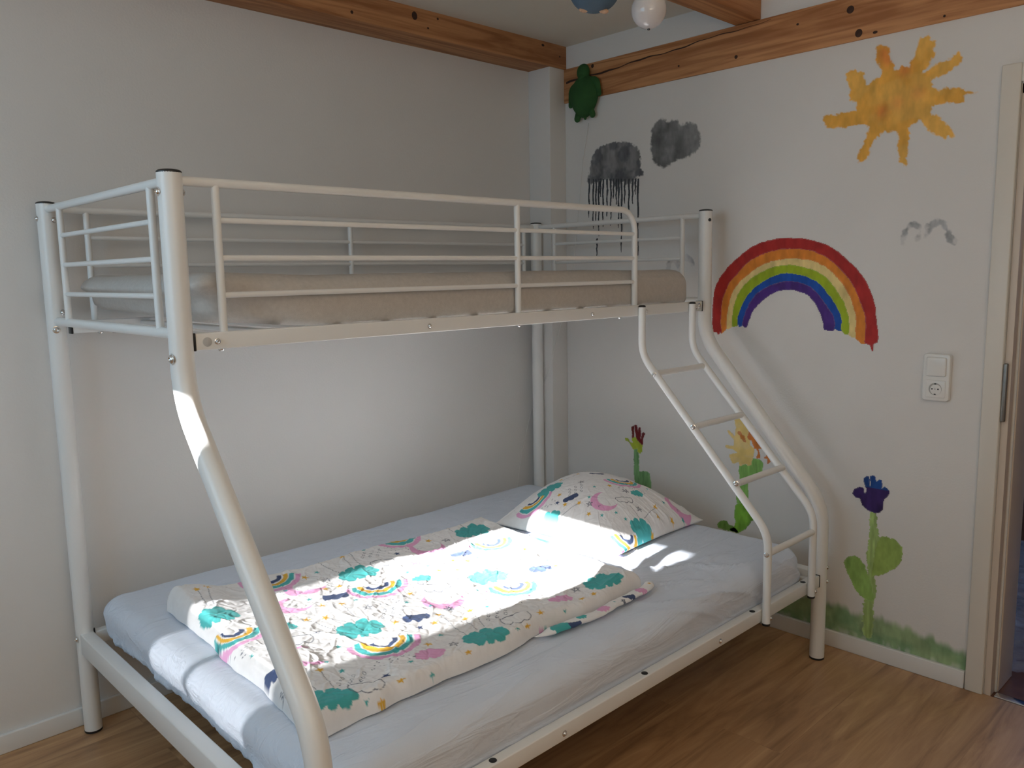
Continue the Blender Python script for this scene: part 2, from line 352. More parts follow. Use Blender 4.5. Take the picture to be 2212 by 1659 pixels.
TULIP_RED2=[(-0.457,0.725),(-0.471,0.731),(-0.473,0.716),(-0.469,0.684),(-0.462,0.683),(-0.464,0.704)]
TULIP_PALM=[(-0.462,0.674),(-0.487,0.684),(-0.498,0.668),(-0.518,0.656),(-0.518,0.631),(-0.508,0.617),(-0.495,0.615),(-0.493,0.634),(-0.472,0.627),(-0.456,0.643),(-0.446,0.655),(-0.429,0.663),(-0.424,0.671),(-0.438,0.671),(-0.451,0.656),(-0.465,0.657)]
TULIP_STEM=[(-0.475,0.633),(-0.493,0.638),(-0.499,0.611),(-0.501,0.529),(-0.524,0.533),(-0.552,0.532),(-0.562,0.511),(-0.563,0.452),(-0.488,0.438),(-0.475,0.509)]
FLOWER_YELLOW=[(-0.984,0.821),(-1.005,0.831),(-1.023,0.829),(-1.036,0.816),(-1.043,0.79),(-1.048,0.757),(-1.052,0.731),(-1.069,0.711),(-1.066,0.681),(-1.054,0.645),(-1.034,0.647),(-1.011,0.636),(-1.004,0.652),(-0.979,0.644),(-0.964,0.665),(-0.966,0.677),(-0.995,0.685),(-0.982,0.699),(-0.948,0.701),(-0.946,0.711),(-0.978,0.713),(-0.984,0.726),(-0.975,0.747),(-0.956,0.764),(-0.951,0.777),(-0.973,0.762),(-0.981,0.752),(-0.987,0.764),(-0.989,0.799)]
FLOWER_ORANGE=[(-1.036,0.816),(-1.049,0.791),(-1.044,0.757),(-1.06,0.744),(-1.073,0.719),(-1.085,0.714),(-1.09,0.695),(-1.082,0.679),(-1.098,0.685),(-1.094,0.703),(-1.089,0.718),(-1.105,0.722),(-1.125,0.708),(-1.126,0.692),(-1.11,0.684),(-1.13,0.683),(-1.131,0.664),(-1.138,0.673),(-1.14,0.699),(-1.133,0.717),(-1.113,0.729),(-1.104,0.754),(-1.084,0.773),(-1.063,0.782),(-1.051,0.795)]
FLOWER_ORANGE2=[(-0.998,0.771),(-1.008,0.775),(-1.027,0.754),(-1.034,0.74),(-1.025,0.737),(-1.006,0.757)]
FLOWER_STEM=[(-1.009,0.634),(-1.034,0.645),(-1.054,0.645),(-1.066,0.673),(-1.105,0.668),(-1.106,0.63),(-1.052,0.587),(-1.048,0.556),(-1.046,0.483),(-1.004,0.475),(-0.997,0.5),(-1.003,0.532),(-1.01,0.584),(-1.005,0.61)]
FLOWER_LEAF=[(-1.004,0.475),(-1.05,0.482),(-1.08,0.455),(-1.072,0.426),(-1.044,0.386),(-1.007,0.356),(-0.973,0.358),(-0.989,0.374),(-0.997,0.399),(-0.991,0.417),(-0.992,0.453)]
FLOWER_LEAF2=[(-0.911,0.365),(-0.918,0.38),(-0.937,0.39),(-0.955,0.388),(-0.964,0.378),(-0.99,0.372),(-1.003,0.355),(-0.973,0.354),(-0.942,0.354),(-0.916,0.356)]
BLUE_BLOOM=[(-1.474,0.607),(-1.481,0.622),(-1.498,0.634),(-1.511,0.632),(-1.512,0.618),(-1.52,0.615),(-1.522,0.629),(-1.512,0.663),(-1.518,0.675),(-1.529,0.675),(-1.532,0.647),(-1.537,0.648),(-1.535,0.676),(-1.543,0.684),(-1.552,0.679),(-1.555,0.666),(-1.569,0.673),(-1.575,0.665),(-1.575,0.643),(-1.587,0.65),(-1.602,0.635),(-1.594,0.616),(-1.583,0.601),(-1.582,0.574),(-1.57,0.554),(-1.549,0.552),(-1.527,0.558),(-1.509,0.573),(-1.5,0.594),(-1.486,0.594)]
BLUE_STEM=[(-1.54,0.548),(-1.557,0.551),(-1.566,0.486),(-1.576,0.448),(-1.573,0.398),(-1.565,0.319),(-1.57,0.243),(-1.563,0.213),(-1.564,0.093),(-1.533,0.084),(-1.531,0.213),(-1.537,0.27),(-1.538,0.335),(-1.534,0.388),(-1.539,0.444)]
BLUE_LEAF=[(-1.57,0.451),(-1.612,0.467),(-1.646,0.451),(-1.655,0.422),(-1.645,0.38),(-1.605,0.338),(-1.567,0.319),(-1.553,0.32)]
BLUE_LEAF2=[(-1.455,0.332),(-1.464,0.357),(-1.491,0.373),(-1.513,0.36),(-1.537,0.321),(-1.562,0.249),(-1.563,0.222),(-1.532,0.218),(-1.496,0.25),(-1.472,0.29)]
GRASS_TOP=[(-0.936,0.158),(-1.107,0.163),(-1.227,0.177),(-1.384,0.183),(-1.435,0.176),(-1.499,0.167),(-1.587,0.17),(-1.662,0.17),(-1.752,0.158),(-1.823,0.146),(-1.881,0.126)]
D_RAIN=[(-1.625,-0.392),(-1.127,-0.369),(-0.905,-0.644),(-1.418,-0.683),(-1.128,-0.984),(-1.63,-1.02),(-1.904,-0.712)]
D_TEAL=[(-1.396,-0.546),(-0.876,-0.506),(-1.129,-0.87),(-1.627,-0.902),(-1.434,-1.197),(-1.888,-0.583),(-1.904,-1.205),(-0.931,-1.176)]
D_TEALS=[(-1.289,-0.736),(-1.77,-0.761)]
D_MOON=[(-1.672,-0.623),(-1.182,-0.612),(-1.348,-0.915),(-1.827,-0.961),(-1.578,-0.526),(-1.086,-0.508)]
D_PINKC=[(-1.599,-1.172),(-1.109,-1.16)]
D_NAVY=[(-1.549,-0.652),(-1.478,-0.953),(-1.042,-0.633),(-1.947,-0.995),(-0.962,-0.934)]
D_OUTC=[(-1.29,-0.528),(-1.298,-0.821),(-1.788,-0.848),(-1.807,-1.198),(-1.308,-1.175),(-0.79,-0.767)]
D_YS=[(-1.448,-0.362),(-1.323,-0.376),(-1.361,-0.393),(-1.535,-0.452),(-1.491,-0.584),(-1.538,-0.581),(-1.699,-0.747),(-1.659,-0.78),(-1.619,-0.695),(-1.569,-0.722),(-1.386,-0.806),(-1.201,-0.717),(-1.158,-0.756),(-1.112,-0.671),(-1.072,-0.709),(-0.933,-0.351),(-0.855,-0.388),(-0.779,-0.315),(-1.044,-0.46),(-1.34,-1.025),(-1.42,-0.984),(-1.388,-1.059),(-1.465,-1.021),(-1.537,-0.941),(-1.559,-1.113),(-1.836,-1.049),(-1.728,-1.235),(-1.794,-1.279),(-1.525,-1.24),(-1.819,-0.379),(-1.857,-0.396),(-0.876,-0.781),(-0.913,-0.961),(-1.074,-0.709),(-1.114,-0.676),(-1.306,-1.24),(-1.235,-1.204),(-1.068,-1.208),(-1.021,-1.214)]
D_TS=[(-1.487,-0.444),(-1.274,-0.392),(-1.628,-0.501),(-1.614,-0.614),(-1.521,-0.721),(-1.288,-0.663),(-1.436,-0.857),(-1.401,-0.925),(-1.03,-0.709),(-1.221,-0.92),(-1.296,-1.049),(-1.208,-0.664),(-1.722,-0.947),(-1.795,-1.079),(-1.799,-1.018),(-1.659,-1.172),(-1.503,-1.094),(-1.642,-1.265),(-1.831,-1.262),(-1.932,-0.88),(-0.757,-0.362),(-1.343,-1.232),(-1.156,-1.242),(-0.897,-0.907)]
D_NS=[(-1.5,-0.358),(-1.212,-0.502),(-0.984,-0.342),(-1.508,-1.011),(-1.74,-1.182)]
D_OS=[(-1.49,-0.511),(-1.226,-0.622),(-0.991,-0.497),(-1.215,-0.812),(-1.315,-0.77),(-1.536,-0.806),(-1.375,-0.975),(-1.724,-0.848),(-1.519,-1.166),(-1.727,-0.632),(-1.976,-1.079),(-1.374,-0.973),(-1.022,-1.144)]
D_DROPS=[(-1.272,-0.45),(-1.497,-0.888),(-1.798,-1.142),(-1.309,-1.117)]
D_STR=[[(-1.45,-0.371),(-1.434,-0.504)],[(-1.359,-0.395),(-1.385,-0.488)],[(-1.326,-0.381),(-1.356,-0.495)],[(-1.699,-0.747),(-1.678,-0.881)],[(-1.571,-0.724),(-1.597,-0.837)],[(-1.659,-0.78),(-1.628,-0.837)],[(-1.422,-0.986),(-1.458,-1.156)],[(-1.391,-1.061),(-1.414,-1.141)],[(-0.936,-0.364),(-0.927,-0.479)],[(-0.855,-0.388),(-0.883,-0.496)],[(-1.836,-1.049),(-1.868,-1.168)],[(-1.201,-0.717),(-1.167,-0.831)],[(-1.158,-0.756),(-1.128,-0.828)],[(-1.855,-0.398),(-1.876,-0.511)],[(-1.819,-0.379),(-1.857,-0.513)],[(-1.901,-1.089),(-1.902,-1.144)],[(-1.342,-1.027),(-1.386,-1.138)]]
P_RAIN=[(0.093,0.496),(0.38,0.248),(0.101,0.026)]
P_TEAL=[(0.161,0.467),(0.204,0.018),(0.008,0.364)]
P_TEALS=[(0.335,0.146)]
P_NAVY=[(0.127,0.33),(0.373,0.377)]
P_MOON=[(0.173,0.192),(0.501,0.054)]
P_OUTC=[(0.244,0.146)]
P_OS=[(0.301,0.178),(0.261,0.081),(0.127,0.231),(0.237,0.355)]
P_YS=[(0.127,0.387),(0.114,0.274),(0.088,0.327),(0.28,0.242),(0.087,0.205),(0.351,0.065),(0.327,0.031),(0.402,0.012),(0.251,0.0),(0.24,0.467),(0.329,0.444)]
P_TS=[(0.228,0.281),(0.156,0.254),(0.107,0.154),(0.156,0.119),(0.164,0.078),(0.441,0.164),(0.429,0.077),(0.473,0.008)]
P_NS=[(0.088,0.368)]
P_DROPS=[(0.18,0.332)]
P_STR=[((0.032,0.318),(0.107,0.276)),((0.238,0.11),(0.225,0.046)),((0.25,0.045),(0.351,0.063)),((0.177,0.46),(0.308,0.437))]
def pillow_top(A, B):
    """A,B in [-1,1]: A along the bed (-1 = towards the foot), B across (-1 = front)"""
    ca, cb = A, B
    pin_a = 1-0.045*(1-np.abs(B)**2.0)*np.abs(A)**3
    pin_b = 1-0.045*(1-np.abs(A)**2.0)*np.abs(B)**3
    a = A*pin_a; b = B*pin_b
    q = [(-.68, -.42), (-.645, -1.0), (-.10, -.99), (-.12, -.36)]
    wa = (a+1)/2; wb = (b+1)/2
    X = (1-wa)*(wb*q[0][0]+(1-wb)*q[1][0])+wa*(wb*q[3][0]+(1-wb)*q[2][0])
    Y = (1-wa)*(wb*q[0][1]+(1-wb)*q[1][1])+wa*(wb*q[3][1]+(1-wb)*q[2][1])
    ea = np.clip(1-np.abs(A)**2.2, 0, 1); eb = np.clip(1-np.abs(B)**2.2, 0, 1)
    prof = (ea**0.62)*(eb**0.62)
    Z = 0.458+0.168*prof*(1+0.10*A+0.10*B)
    return X, Y, Z
SUN_E, WIN_E, FILL_E, UP_E = 38.0, 20.0, 4.0, 18.0
WIN_C, FILL_C = (0.46, 0.76, 1.0), (1.0, 0.94, 0.86)
# ------------------------------------------------------------------ room
XW = 0.135      # right wall
YW = 0.066      # left wall
XF = -4.0       # window wall
YB = -3.7       # wall behind the camera
ZC = 2.45
DY0, DY1, DZ = -1.938, -2.80, 1.972      # door opening
WY0, WY1, WZ0, WZ1 = -0.265, -0.850, 1.25, 2.128   # window opening (sun)
def struct(name, mb, mat, label=None, cat=None, smooth='auto'):
    o = mb.build(name, mat, None, smooth); o['kind'] = 'structure'
    return o
struct('floor', MB().box(XF, XW, YB, YW, -0.06, 0), M['floor'], smooth=False)
struct('ceiling', MB().box(XF-.2, XW+.2, YB-.2, YW+.2, ZC, ZC+.1), M['ceil'], smooth=False)
struct('wall_left', MB().box(XF-.2, XW+.2, YW, YW+.2, 0, ZC), M['wall'], smooth=False)
w = MB().box(XW, XW+.2, DY0, YW, -.06, ZC).box(XW, XW+.2, DY1, DY0, DZ, ZC).box(XW, XW+.2, YB, DY1, -.06, ZC)
struct('wall_right', w, M['wall'], smooth=False)
struct('wall_back', MB().box(XF-.2, XW+.2, YB-.2, YB, 0, ZC), M['wall'], smooth=False)
w = (MB().box(XF-.2, XF, WY0, YW, 0, ZC).box(XF-.2, XF, YB, WY1, 0, ZC)
     .box(XF-.2, XF, WY1, WY0, 0, WZ0).box(XF-.2, XF, WY1, WY0, WZ1, ZC))
struct('wall_front', w, M['wall'], smooth=False)
win = MB()
for y in (WY0-.001, WY1+.001): win.box(XF-.12, XF-.06, y-.012, y+.012, WZ0, WZ1)
for z in (WZ0, WZ1): win.box(XF-.12, XF-.06, WY1, WY0, z-.02, z+.02)
win.box(XF-.115, XF-.065, -0.524, -0.500, WZ0, 1.44)
wo = struct('window_1', win, M['trim'])
bl_ = MB(); z = WZ0+.01
while z < 1.80:            # unseen slats, added to dim the sun on the duvet's middle and foot
    t_ = 0.0097*(1.0 if 1.45 < z < 1.68 else (1.17 if z < 1.45 else max(.05, (1.80-z)/.12)))
    bl_.box(XF-.050, XF-.049, WY1, WY0, z, z+t_); z += .0125
bl_.build('added_sun_slats', M['trim'], wo, False)

# corner column (boxed pipe)
struct('trim_1', MB().box(0.029, XW, -0.070, YW, 0, 2.352, 0.002), M['wall'])
# skirting boards
def skirting(name, x0, x1, y0, y1, h):
    struct(name, MB().box(x0, x1, y0, y1, 0, h, 0.003), M['trim'])
skirting('baseboard_left', XF, 0.029, YW-.014, YW, 0.060)
skirting('baseboard_right', XW-.013, XW, -1.879, -0.070, 0.062)
# timber beams
def beam(name, mb, mat, knots):
    o = mb.build(name, mat); o['kind'] = 'structure'
    for (c, n, r, st) in knots:
        k = MB()
        n = Vector(n)
        k.lathe(Vector(c)-n*0.004, n, [(r, 0), (r, 0.0043), (r*.9, 0.0049)], 18)
        ko = k.build('knot', M['knot'], o)
        for v in ko.data.vertices: v.co.z *= st
    return o
lb = MB().box(XF, XW, -0.078, YW, 2.350, ZC+.02, 0.003)
beam('trim_2', lb, M['beam_x'], [((-.735, -.078, 2.418), (0, -1, 0), .013, 1.2), ((-1.02, -.078, 2.375), (0, -1, 0), .006, 1), ((.09, -.078, 2.40), (0, -1, 0), .004, 1), ((-.02, -.078, 2.432), (0, -1, 0), .009, .6), ((-.62, -.078, 2.428), (0, -1, 0), .005, 1), ((-.67, -.078, 2.384), (0, -1, 0), .005, .7)])
rb = MB().box(XW-.010, XW+.05, YB, -0.070, 2.200, 2.350, 0.002)
ro = beam('trim_3', rb, M['beam_y'], [((XW-.010, -.243, 2.335), (-1, 0, 0), .008, 1.1), ((XW-.010, -.962, 2.235), (-1, 0, 0), .007, 1), ((XW-.010, -1.402, 2.306), (-1, 0, 0), .013, 1), ((XW-.010, -1.434, 2.222), (-1, 0, 0), .0125, 1.1), ((XW-.010, -1.708, 2.216), (-1, 0, 0), .004, 1), ((XW-.010, -.70, 2.25), (-1, 0, 0), .004, 1), ((XW-.010, -1.49, 2.213), (-1, 0, 0), .008, .6), ((XW-.010, -1.21, 2.30), (-1, 0, 0), .005, .8)])
# long drying crack in the right beam: a thin dark wedge
crk = []; n = 60
for i in range(n+1):
    t = i/n; y = -0.085-1.02*t
    zc = 2.288+0.052*t+0.003*math.sin(t*19)+0.0015*math.sin(t*57)
    hw = 0.0042*(1-t)**0.8*(0.75+0.35*math.sin(t*31+1))+0.0006
    crk.append((XW-.0108, y, zc+hw)); crk.append((XW-.0108, y, zc-hw))
obj('crack', crk, [(2*i, 2*i+1, 2*i+3, 2*i+2) for i in range(n)], M['knot'], ro, False)
jo = beam('trim_4', MB().box(-3.2, XW, -1.058, -0.952, 2.352, ZC+.03, 0.003), M['beam_x'], [])

# door frame -----------------------------------------------------------
M['lining'] = plain('shaded_beige_lining', (0.66, 0.56, 0.46), 0.4, var=0.015)  # beige darker than the casing: shade of the doorway put into the colour
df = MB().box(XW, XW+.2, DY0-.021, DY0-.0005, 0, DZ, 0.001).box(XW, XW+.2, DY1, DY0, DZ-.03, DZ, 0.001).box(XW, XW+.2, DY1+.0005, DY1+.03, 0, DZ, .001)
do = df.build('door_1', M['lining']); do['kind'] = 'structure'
cs = MB()
cs.box(XW-.013, XW-.0002, DY0+.001, -1.882, 0, 2.033, 0.004)
cs.box(XW-.013, XW-.0002, DY1-.056, DY1-.001, 0, 2.033, 0.004)
cs.box(XW-.013, XW-.0002, DY1-.001, DY0+.001, DZ+.004, 2.033, 0.004)
cs.build('casing', M['door'], do)
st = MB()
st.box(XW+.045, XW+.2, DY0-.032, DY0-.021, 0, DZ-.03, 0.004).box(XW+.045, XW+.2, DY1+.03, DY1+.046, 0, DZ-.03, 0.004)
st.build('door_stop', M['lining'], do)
st.v = []; st.f = []
st.box(XW+.038, XW+.050, DY0-.028, DY0-.020, 0, DZ-.03, 0.003).build('rubber_seal', M['trim'], do)
sp = MB().box(XW-.0145, XW-.001, DY0-.013, DY0-.0002, .930, 1.118, .0035)
sp.build('strike_plate', M['dsteel'], do, label='dark steel strike plate')
MB().box(XW+.004, XW+.036, DY1, DY0-.03, -.01, 0.004, .002).build('threshold', M['steel'], do)

# hallway beyond the door ---------------------------------------------
M['hall'] = plain('hall_parquet', (0.13, 0.052, 0.026), 0.22, var=0.25, vscale=9, bump=0.1, bscale=20)
M['hallwall'] = plain('hall_blue_grey', (0.10, 0.17, 0.34), 0.35, var=0.2, vscale=2)
M['dark'] = plain('dark_furniture', (0.010, 0.012, 0.016), 0.3)
o = MB().box(XW+.2, 3.0, -3.2, -0.6, -.06, 0).box(XW+.0, XW+.2, DY1, DY0, -.06, 0).build('floor_hallway', M['hall'], None, False); o['kind'] = 'structure'
o = (MB().box(3.0, 3.2, -3.2, -0.6, 0, ZC).box(XW+.2, 3.0, -.6, -.5, 0, ZC).box(XW+.2, 3.0, -3.3, -3.2, 0, ZC)).build('wall_hallway', M['hallwall'], None, False); o['kind'] = 'structure'
o = MB().box(XW+.2, 3.2, -3.3, -0.5, ZC, ZC+.1).build('ceiling_hallway', M['ceil'], None, False); o['kind'] = 'structure'
struct('trim_5', MB().box(2.96, 3.0, -3.2, -.6, .12, .80, .004), M['dark'])
# crumpled protective film on the hallway floor
def film():
    m, nt, b = new_mat('clear_film')
    b.inputs['Base Color'].default_value = (0.75, 0.8, 0.9, 1); b.inputs['Roughness'].default_value = 0.12
    b.inputs['Alpha'].default_value = 0.28
    tc = N(nt, 'ShaderNodeTexCoord'); ns = N(nt, 'ShaderNodeTexNoise'); ns.inputs['Scale'].default_value = 14; ns.inputs['Detail'].default_value = 6
    nt.links.new(tc.outputs['Object'], ns.inputs['Vector'])
    bp = N(nt, 'ShaderNodeBump'); bp.inputs['Strength'].default_value = 0.9; bp.inputs['Distance'].default_value = 0.03
    nt.links.new(ns.outputs['Fac'], bp.inputs['Height']); nt.links.new(bp.outputs['Normal'], b.inputs['Normal'])
    return m
M['film'] = film()
nx, ny = 130, 110
gx, gy = np.meshgrid(np.linspace(.36, 1.95, nx), np.linspace(-2.75, -1.0, ny), indexing='ij')
gz = 0.006+0.016*np.maximum(0, ridge(gx*7+gy*2, gy*9, 3)-.25)+0.010*np.maximum(0, ridge(gx*17, gy*15+gx*5, 5)-.3)
idx = np.arange(nx*ny).reshape(nx, ny)
fq = np.stack([idx[:-1, :-1], idx[1:, :-1], idx[1:, 1:], idx[:-1, 1:]], -1).reshape(-1, 4)
o = obj('protective_film', np.stack([gx, gy, gz], -1).reshape(-1, 3), fq, M['film'])
tag(o, 'crumpled clear plastic film covering the brown hallway floor beyond the door', 'plastic sheet')

# light switch and socket ----------------------------------------------
sw = thing('wall_switch_and_socket', 'white double wall plate with rocker switch above a power socket', 'light switch', (XW, -1.743, .985))
def plate(y0, y1, z0, z1, x0, x1, r, nn=8):
    pts = []
    for (cy, cz, a0) in ((y1-r, z1-r, 0), (y0+r, z1-r, 90), (y0+r, z0+r, 180), (y1-r, z0+r, 270)):
        for k in range(nn+1):
            a = math.radians(a0+90*k/nn); pts.append((cy+r*math.cos(a), cz+r*math.sin(a)))
    m = MB(); n_ = len(pts); cy = (y0+y1)/2; cz = (z0+z1)/2
    rings = [(x1, 1.0, 0), (x0+.004, 1.0, 0), (x0+.0012, 1.0, .0012), (x0, 1.0, .004)]
    vs = []
    for (x, s, ins) in rings:
        for (y, z) in pts:
            dy = y-cy; dz = z-cz
            vs.append((x, cy+dy*(1-ins/((y1-y0)/2)), cz+dz*(1-ins/((z1-z0)/2))))
    fs = []
    for i in range(len(rings)-1):
        for j in range(n_): fs.append((i*n_+j, i*n_+(j+1) % n_, (i+1)*n_+(j+1) % n_, (i+1)*n_+j))
    fs.append(tuple(range(n_))[::-1]); fs.append(tuple((len(rings)-1)*n_+j for j in range(n_)))
    m.add(vs, fs); return m
plate(-1.785, -1.701, .979, 1.137, XW-.020, XW-.0002, .010).build('surround', M['plastic'], sw)
plate(-1.7765, -1.7095, 1.0605, 1.1285, XW-.0205, XW-.015, .006).build('gap', M['recess'], sw)
plate(-1.7745, -1.7115, 1.0625, 1.1265, XW-.027, XW-.015, .006).build('rocker', M['plastic'], sw)
plate(-1.7765, -1.7095, .9875, 1.0515, XW-.0204, XW-.015, .006).build('gap', M['recess'], sw)
sk = plate(-1.7748, -1.7112, .9892, 1.0498, XW-.0225, XW-.015, .005).build('socket_plate', M['plastic'], sw)
cy, cz = -1.743, 1.0195
MB().lathe((XW-.0226, cy, cz), (-1, 0, 0), [(.0205, -.001), (.0205, .0004)], 32).build('well', M['recess'], sk)
MB().lathe((XW-.0228, cy-.002, cz-.002), (-1, 0, 0), [(.0175, -.001), (.0175, .0005)], 32).build('well_floor', M['plastic'], sk)
for d in (-.0095, .0095): MB().lathe((XW-.0232, cy+d, cz), (-1, 0, 0), [(.0026, -.001), (.0026, .0004)], 14).build('pin_hole', M['black'], sk)
MB().lathe((XW-.0232, cy, cz), (-1, 0, 0), [(.0018, -.001), (.0018, .0004)], 12).build('screw', M['dsteel'], sk)
for d in (-.0175, .0175): MB().box(XW-.0238, XW-.0226, cy-.003, cy+.003, cz+d-.002, cz+d+.002).build('earth_clip', M['black'], sk)

# ------------------------------------------------------------------ wall paintings
def catmull(pts, n=5):
    P = np.array(pts, float); out = []
    L = len(P)
    for i in range(L):
        p0, p1, p2, p3 = P[i-1], P[i], P[(i+1) % L], P[(i+2) % L]
        for k in range(n):
            t = k/n
            out.append(0.5*((2*p1)+(-p0+p2)*t+(2*p0-5*p1+4*p2-p3)*t*t+(-p0+3*p1-3*p2+p3)*t**3))
    return np.array(out)
def sdf(poly, X, Y):
    """signed distance (+ inside) to a closed polygon"""
    d = np.full(X.shape, 1e9); inside = np.zeros(X.shape, bool)
    n = len(poly)
    for i in range(n):
        x0, y0 = poly[i]; x1, y1 = poly[(i+1) % n]
        ex, ey = x1-x0, y1-y0; l2 = ex*ex+ey*ey+1e-18
        t = np.clip(((X-x0)*ex+(Y-y0)*ey)/l2, 0, 1)
        d = np.minimum(d, (X-x0-t*ex)**2+(Y-y0-t*ey)**2)
        if y0 != y1:
            c = ((y0 > Y) != (y1 > Y)) & (X < (x1-x0)*(Y-y0)/(y1-y0)+x0)
            inside ^= c
    d = np.sqrt(d)
    return np.where(inside, d, -d)
WC = np.array(WALLC)
def split(poly):
    out = [[]]
    for p in poly:
        if p is None: out.append([])
        else: out[-1].append(p)
    return out
def painted(name, poly, colour, parent=None, cell=.0028, soft=.002, rag=.0022, off=.0010, streak=0.10, sdir=None, body=1.0, colfn=None, smooth=True, x=XW, rscale=110, patch=0.0, kt=.10):
    polys = split(poly)
    allp = np.array([p for q in polys for p in q])
    m = .012
    ys = np.arange(allp[:, 0].min()-m, allp[:, 0].max()+m, cell); zs = np.arange(allp[:, 1].min()-m, allp[:, 1].max()+m, cell)
    Y, Z = np.meshgrid(ys, zs, indexing='ij')
    d = np.full(Y.shape, -1.0)
    for q in polys:
        d = np.maximum(d, sdf(catmull(q) if smooth else np.array(q), Y, Z))
    d = d+rag*fbm(Y*rscale, Z*rscale, 2, 3)
    al = smooth01((d+soft)/(2*soft))*body
    if patch > 0:
        al = al*(1-patch*smooth01((fbm(Y*28, Z*28, 8, 4)+.1)*1.3))
    base = np.array(colour)[None, None, :]*np.ones(Y.shape+(1,))
    if colfn is not None: base = colfn(Y, Z, base)
    if sdir is None: s = fbm(Y*45, Z*22, 5, 3)
    else: s = fbm((Y*sdir[0]+Z*sdir[1])*120, (Y*sdir[1]-Z*sdir[0])*18, 5, 3)
    base = np.clip(base*(1+streak*s[..., None]), 0, 1)
    keep = al > kt
    if kt > .4: al = np.maximum(al, .9)
    rgb = base*al[..., None]+WC*(1-al[..., None])
    cellk = keep[:-1, :-1] | keep[1:, :-1] | keep[:-1, 1:] | keep[1:, 1:]
    nx_, ny_ = Y.shape
    idx = np.arange(nx_*ny_).reshape(nx_, ny_)
    f = np.stack([idx[:-1, :-1], idx[:-1, 1:], idx[1:, 1:], idx[1:, :-1]], -1)[cellk]
    used = np.unique(f); mp = np.full(nx_*ny_, -1); mp[used] = np.arange(len(used))
    V = np.stack([np.full(Y.shape, x-off), Y, Z], -1).reshape(-1, 3)[used]
    o = obj(name, V, mp[f], M['paint'], parent, smooth=False)
    set_paint(o, rgb.reshape(-1, 3)[used])
    return o
def art(name, label, loc):
    return thing(name, label, 'wall painting', (XW, loc[0], loc[1]))

# sun
def suncol(Y, Z, b):
    for (cy, cz) in SUN_ORANGE:
        g = np.exp(-(((Y-cy)/.022)**2+((Z-cz)/.025)**2))[..., None]
        b = b*(1-.75*g)+np.array((.80, .26, .06))*.75*g
    g = smooth01(fbm(Y*14, Z*14, 4, 3)*1.2+.3)[..., None]
    return b*(1-.4*g)+np.array((.86, .55, .15))*.4*g
o = painted('sun_picture', SUN, (.84, .44, .075), colfn=suncol, rag=.004, soft=.003, streak=.14)
tag(o, 'orange sun with nine rays painted high on the white wall beside the door', 'wall painting')
# rainbow
t = art('rainbow_picture', 'six coloured rainbow painted on the white wall right of the bunk bed', (-1.30, 1.33))
for nm, pl, c in (('yellow_band', RB_YELLOW, (.80, .63, .27)), ('orange_band', RB_ORANGE, (.75, .25, .035)), ('red_band', RB_RED, (.42, .028, .025)), ('green_band', RB_GREEN, (.34, .46, .02)), ('blue_band', RB_BLUE, (.012, .085, .42)), ('purple_band', RB_PURPLE, (.075, .028, .22))):
    offs = {'yellow_band': .0008, 'orange_band': .0010, 'red_band': .0012, 'green_band': .0012, 'blue_band': .0010, 'purple_band': .0014}[nm]
    painted(nm, pl, c, t, off=offs, rag=.0014, soft=.0010, streak=.16, rscale=70, kt=.45)
# rain cloud with drips
t = art('rain_cloud_picture', 'dark grey rain cloud with long drips painted above the bunk bed', (-.33, 1.65))
def cloudcol(Y, Z, b):
    g = smooth01(fbm(Y*20, Z*20, 6, 4)*1.1+.45)[..., None]
    low = smooth01((1.80-Z)/.06)[..., None]
    b = b*(1-.55*g)+np.array((.30, .30, .30))*.55*g
    return b*(1-.8*low)+np.array((.045, .05, .065))*.8*low
painted('cloud', RAINCLOUD, (.13, .135, .15), t, colfn=cloudcol, rag=.0045, soft=.0035, streak=.25)
rr = random.Random(3)
for (p0, p1) in DRIPS:
    n_ = max(8, int(abs(p1[1]-p0[1])/.01)); L_ = []; R_ = []
    ph = rr.random()*6
    for k in range(n_+1):
        tt = k/n_; y = p0[0]+(p1[0]-p0[0])*tt+.0016*math.sin(tt*14+ph); z = p0[1]+(p1[1]-p0[1])*tt
        hw = .0034*(1-tt)**.7+.0012+.0006*math.sin(tt*22+ph)
        L_.append((y-hw, z)); R_.append((y+hw, z))
    painted('drip', L_+R_[::-1], (.06, .065, .075), t, cell=.0016, off=.0012, rag=.0006, soft=.0012, streak=.2, smooth=False, kt=.45)
o = painted('grey_cloud_picture', GREYCLOUD, (.20, .205, .21), rag=.0045, soft=.006, streak=.22, colfn=lambda Y, Z, b: b*(1+.35*fbm(Y*16, Z*16, 9, 4)[..., None]))
tag(o, 'plain grey cloud without rain painted near the timber beam', 'wall painting')
o = painted('bird_picture', GULL1, (.40, .41, .42), rag=.006, soft=.004, streak=.3, patch=.75, rscale=60)
tag(o, 'pale grey bird painted above the rainbow, close to the door', 'wall painting')
o = painted('bird_picture', GULL2, (.38, .39, .41), rag=.004, soft=.003, streak=.3, patch=.65, rscale=60)
tag(o, 'pale grey bird painted behind the bunk bed head rail', 'wall painting')
